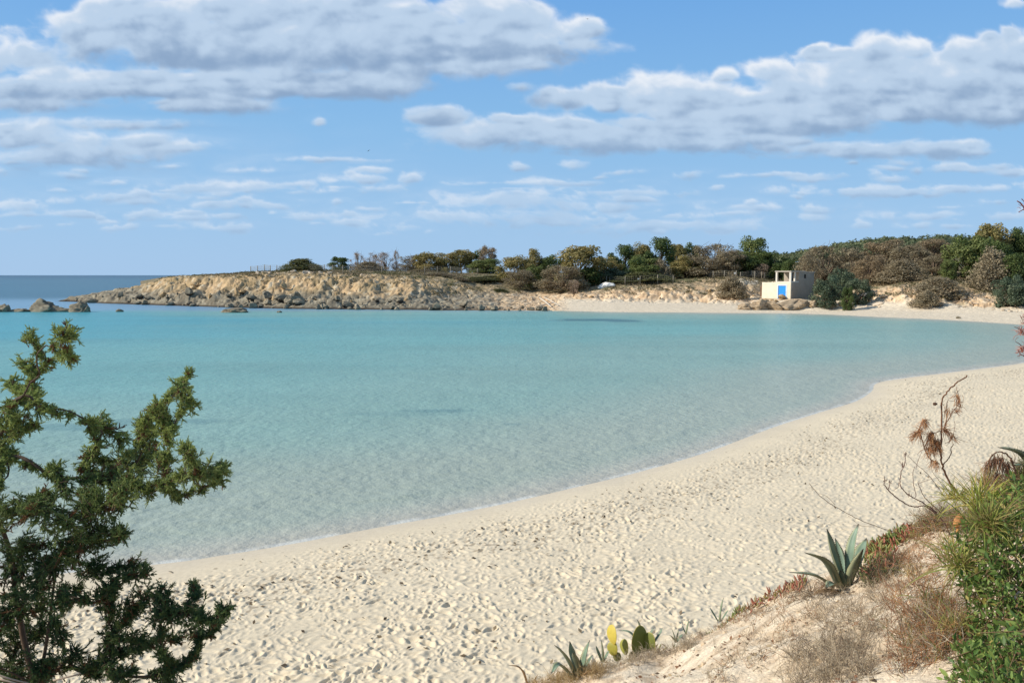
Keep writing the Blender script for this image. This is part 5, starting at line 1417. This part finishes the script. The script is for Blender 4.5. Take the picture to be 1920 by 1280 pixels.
woody('arching_plant', 'withered brown plant bent into an arch at the right edge', 'plant', 6.4, [
 (Z5([(905, 800), (920, 690), (955, 640), (1010, 628), (1060, 650), (1100, 710), (1130, 800), (1130, 900), (1120, 1000)]), .0075),
 (Z5([(870, 830), (900, 730), (940, 645)]), .003), (Z5([(960, 860), (950, 760), (960, 650)]), .003), (Z5([(1010, 850), (990, 740), (985, 640)]), .003), (Z5([(1060, 830), (1040, 740), (1020, 640)]), .003), (Z5([(1190, 720), (1130, 715), (1090, 690)]), .004)],
 [(zp(920, 720), 40, .11, (-.2, 0, -1), .35), (zp(960, 680), 50, .12, (0, 0, -1), .35), (zp(1010, 680), 50, .12, (.1, 0, -1), .35), (zp(1060, 720), 40, .11, (.1, 0, -1), .4), (zp(980, 820), 60, .09, (0, 0, -.5), .8)], (104, 78, 60), [(128, 96, 76), (150, 110, 86), (104, 82, 66)], 3)
woody('dead_branch', 'reddish dead branch with bare twigs poking in at the right edge of the view', 'branch', 5.6, [
 ([(1908, 376), (1922, 392), (1942, 430), (1960, 560), (1980, 760), (2000, 1000), (2010, 1100)], .007),
 ([(1910, 398), (1922, 394), (1940, 420)], .004), ([(1916, 372), (1924, 386), (1938, 420)], .004),
 ([(1902, 612), (1915, 620), (1935, 640), (1975, 720)], .003), ([(1904, 640), (1918, 650), (1950, 680), (1980, 760)], .003), ([(1907, 668), (1922, 668), (1960, 700), (1984, 780)], .0035), ([(1912, 590), (1924, 615), (1950, 670)], .0025), ([(1908, 655), (1914, 664), (1930, 672)], .003)],
 [((1918, 625), 40, .06, (-.3, 0, .5), .7), ((1920, 655), 50, .05, (-.2, 0, .3), .8), ((1925, 600), 30, .06, (-.2, 0, .8), .5), ((1918, 388), 10, .03, (-.5, 0, .5), .6)], (110, 60, 52), [(176, 110, 92), (196, 134, 110), (150, 86, 74)], 4)
woody('fallen_stick', 'dark fallen stick lying on the bare slope at the bottom edge', 'stick', 6.6, [
 ([(1474, 1222), (1440, 1240), (1405, 1254), (1380, 1266), (1350, 1284)], .006), ([(1430, 1247), (1410, 1262), (1384, 1277), (1370, 1290)], .004)], (), (104, 82, 66), RU, 5)
woody('dark_twig', 'thin dark twig lying on the dry brush near the bottom edge', 'twig', 5.6, [([(1627, 1237), (1652, 1243), (1680, 1252), (1700, 1262)], .004), ([(1660, 1245), (1672, 1240), (1690, 1242)], .002)], (), (84, 66, 54), RU, 6)
woody('dark_twig', 'crooked dark twig crossing the rust-coloured bush beside the green shrub', 'twig', 5.0, [([(1752, 1040), (1776, 1060), (1800, 1080), (1822, 1092)], .005), ([(1720, 1096), (1752, 1102), (1790, 1094)], .004), ([(1776, 1060), (1782, 1082), (1800, 1100)], .003)], (), (84, 66, 54), RU, 7)
# orange dry pod on a curved stalk
b = P(1797, 975, 5.5); o = thing('seed_pod', 'orange-brown dry pod hanging on a curved stalk below the grass tuft', 'seed pod', b)
g = Geo(); V, Fc = ICO4; rr = 1 + .12 * np.sin(V[:, 2] * 16) * np.cos(np.arctan2(V[:, 1], V[:, 0]) * 6)
g.add(V * (.026, .024, .05) * rr[:, None], Fc, mixc(srgb(186, 134, 84), srgb(150, 104, 66), np.clip(.5 + V[:, 2] * .5, 0, 1)))
pd = link('pod', g.mesh('pod'), M_BARK, o); pd.rotation_euler = (0, .45, 0)
g = Geo(); v, f = tube(spline([np.array(P(1803, 962, 5.5)) - b, P(1816, 950, 5.5) - b, P(1828, 941, 5.45) - b, P(1842, 938, 5.4) - b], 12), .005, 6); g.add(v, f, srgb(170, 156, 130)); link('stalk', g.mesh('stalk'), M_DRY, o)
g = Geo(); v, f = tube(spline([np.array(P(1797, 988, 5.5)) - b, P(1795, 1000, 5.5) - b, P(1797, 1016, 5.48) - b], 8), [.01] * 4 + [.004] * 4, 5); g.add(v, f, srgb(196, 140, 84)); link('tail', g.mesh('tail'), M_DRY, o)

# ------------------------------------------------------------------ glossy green shrub at the lower right
def build_shrub():
    r = np.random.default_rng(21)
    LV = np.array([(0, 0, 0), (.16, .22, .03), (.21, .5, .04), (.13, .8, .02), (0, 1.0, -.04), (-.13, .8, .02), (-.21, .5, .04), (-.16, .22, .03), (0, .5, -.03)])
    LV = LV[:, [0, 2, 1]]                                    # leaf runs along z
    LF = np.array([[0, 1, 2, 8], [8, 2, 3, 4], [8, 4, 5, 6], [0, 8, 6, 7]])
    o0 = P(1880, 1350, 3.7); o0[2] = bank_at(o0[0], o0[1])
    o = thing('lentisk_shrub', 'glossy dense green shrub filling the lower right corner', 'shrub', o0)
    left_edge = lambda y: np.interp(y, [900, 935, 970, 1010, 1060, 1110, 1160, 1210, 1290, 1400], [1905, 1868, 1830, 1800, 1792, 1806, 1800, 1788, 1800, 1815])
    pos, dr, sz = [], [], []; gb = Geo()
    for _ in range(1150):
        py = r.uniform(900, 1400); e = left_edge(py)
        e += 30 * float(pnoise(py / 38.0, 3.3, 8)) + 18 * float(pnoise(py / 11.0, 8.1, 9))
        px = e + (2010 - e) * r.uniform() ** 1.0
        Y = 4.5 - 1.1 * (py - 900) / 500 - .25 * smooth(0, 120, px - e) + r.uniform(0, .45)
        Y = min(Y, float(np.interp(py, [900, 1000, 1280, 1400], [9, 9, 1, 1])) * 0 + (bank_px(px, py)[1] - .06 - .35 * r.uniform()))
        c = P(px, py, Y)
        d = r.normal(size=3) * .55 + (-.35, -.35, .75); d /= np.linalg.norm(d)
        L = r.uniform(.07, .14)
        st = c - d * L * .6
        v, f = tube([st - d * .05, st + d * L * .5, st + d * L], [.0026, .002, .0012], 4, False); gb.add(v - o0, f, srgb(112, 92, 66))
        n = r.integers(5, 10)
        t = np.linspace(.15, 1, n)
        sdv = np.cross(d, r.normal(size=3)); sdv /= np.linalg.norm(sdv)
        for k in range(n):
            s_ = 1 if k % 2 else -1
            pos.append(st + d * L * t[k]); q = sdv * s_ * .9 + d * .55 + r.normal(size=3) * .28 if k < n - 1 else d
            dr.append(q); sz.append(r.uniform(.022, .05))
    pos = np.array(pos); dr = np.array(dr); n = len(pos)
    V, fs = scatter(LV, LF, pos - o0, basis(dr, r.uniform(0, 6.28, n)), sz)
    t = np.clip(r.normal(.4, .3, n), 0, 1)
    c = mixc(srgb(80, 110, 50), srgb(148, 164, 86), t) * r.uniform(.8, 1.2, n)[:, None]
    y_ = r.uniform(0, 1, n) < .05; c[y_] = srgb(164, 150, 80); y_ = r.uniform(0, 1, n) < .03; c[y_] = srgb(140, 108, 76)
    link('leaves', make_mesh('leaves', V, fs, np.repeat(c, len(LV), 0)), M_LEAFY, o)
    for _ in range(40):
        py = r.uniform(960, 1200); e = left_edge(py); px = e + 25 + 200 * r.uniform()
        c_ = P(px, py, min(4.55 - 1.1 * (py - 900) / 500, bank_px(px, py)[1])); rt = c_ + (r.normal() * .1 + .1, r.uniform(.05, .3), 0); rt[2] = bank_at(rt[0], rt[1]) - .05
        v, f = tube(spline([rt, (rt + c_) / 2 + r.normal(size=3) * .08, c_], 7), np.linspace(.006, .002, 7), 5); gb.add(v - o0, f, srgb(100, 80, 60))
    link('stems', gb.mesh('stems'), M_BARK, o)
build_shrub()

def litter(name, label, pts, size, cols, cat, seed, flat=True):
    r = np.random.default_rng(seed); n = len(pts)
    d = r.normal(size=(n, 3)) * .35 + (0, 0, 1)
    V, fs = scatter(QUAD * (1, 1.6, 1), QF, pts, basis(d, r.uniform(0, 6.28, n)), size * r.uniform(.4, 1.4, n))
    k = r.integers(0, len(cols), n); c = np.array([srgb(*cols[q]) for q in k]) * r.uniform(.75, 1.2, n)[:, None]
    tag(link(name, make_mesh(name, V, fs, np.repeat(c, 4, 0)), M_DRY), label, cat, kind='stuff')
def build_litter():
    r = np.random.default_rng(31)
    u = r.uniform(-.15, .75, 5200); Y = r.uniform(3.0, 10.5, 5200); X = u * Y
    ok = (Y < np.interp(u, CU, CD) + .4) & (fbm(X / .6, Y / .6, 3, 520) > -.08)
    X, Y = X[ok], Y[ok]
    litter('leaf_litter', 'dry leaf scraps and bark crumbs strewn over the sandy bank', np.stack([X, Y, bank_z(X, Y) + .006], -1), .028, [(138, 116, 92), (168, 148, 118), (104, 88, 72), (190, 172, 140), (150, 112, 84)], 'leaf litter', 32)
    # crusts of hardened sand and little stones
    V0, F0 = ico(1); n = 420
    u = r.uniform(-.1, .6, n * 2); Y = r.uniform(3.5, 10.2, n * 2); X = u * Y
    ok = Y < np.interp(u, CU, CD) + .2; X, Y = X[ok][:n], Y[ok][:n]; n = len(X)
    pos = np.stack([X, Y, bank_z(X, Y)], -1)
    T = V0 * (1, .8, .55)
    V, fs = scatter(T, F0, pos, basis(r.normal(size=(n, 3)) * .3 + (0, 0, 1), r.uniform(0, 6, n)), .008 + .03 * r.uniform(0, 1, n) ** 3)
    V = V + r.normal(size=V.shape) * .002
    c = mixc(srgb(206, 180, 146), srgb(228, 210, 182), r.uniform(0, 1, n))
    tag(link('sand_crumbs', make_mesh('sand_crumbs', V, fs, np.repeat(c, len(T), 0), None, False), M_BANK), 'crumbs of hardened sand and small stones on the bank', 'stones', kind='stuff')
    # scraps of dried seaweed on the beach
    n = 9000; Y = 12 + 40 * r.uniform(0, 1, n) ** 1.6; X = r.uniform(-.62, .75, n) * Y
    z, sd, *_ = land_z(X, Y)
    p = np.exp(-((sd - 2.6) / 1.4) ** 2) * .8 + .10
    ok = (sd > .7) & (r.uniform(0, 1, n) < p) & (fbm(X / 2.0, Y / 2.0, 3, 540) > -.12)
    litter('seaweed_scraps', 'scraps of dark dried seaweed scattered along the beach', np.stack([X[ok], Y[ok], z[ok] + .022], -1), .06, [(96, 82, 64), (120, 104, 82), (74, 64, 52), (140, 124, 98)], 'seaweed', 33)
build_litter()
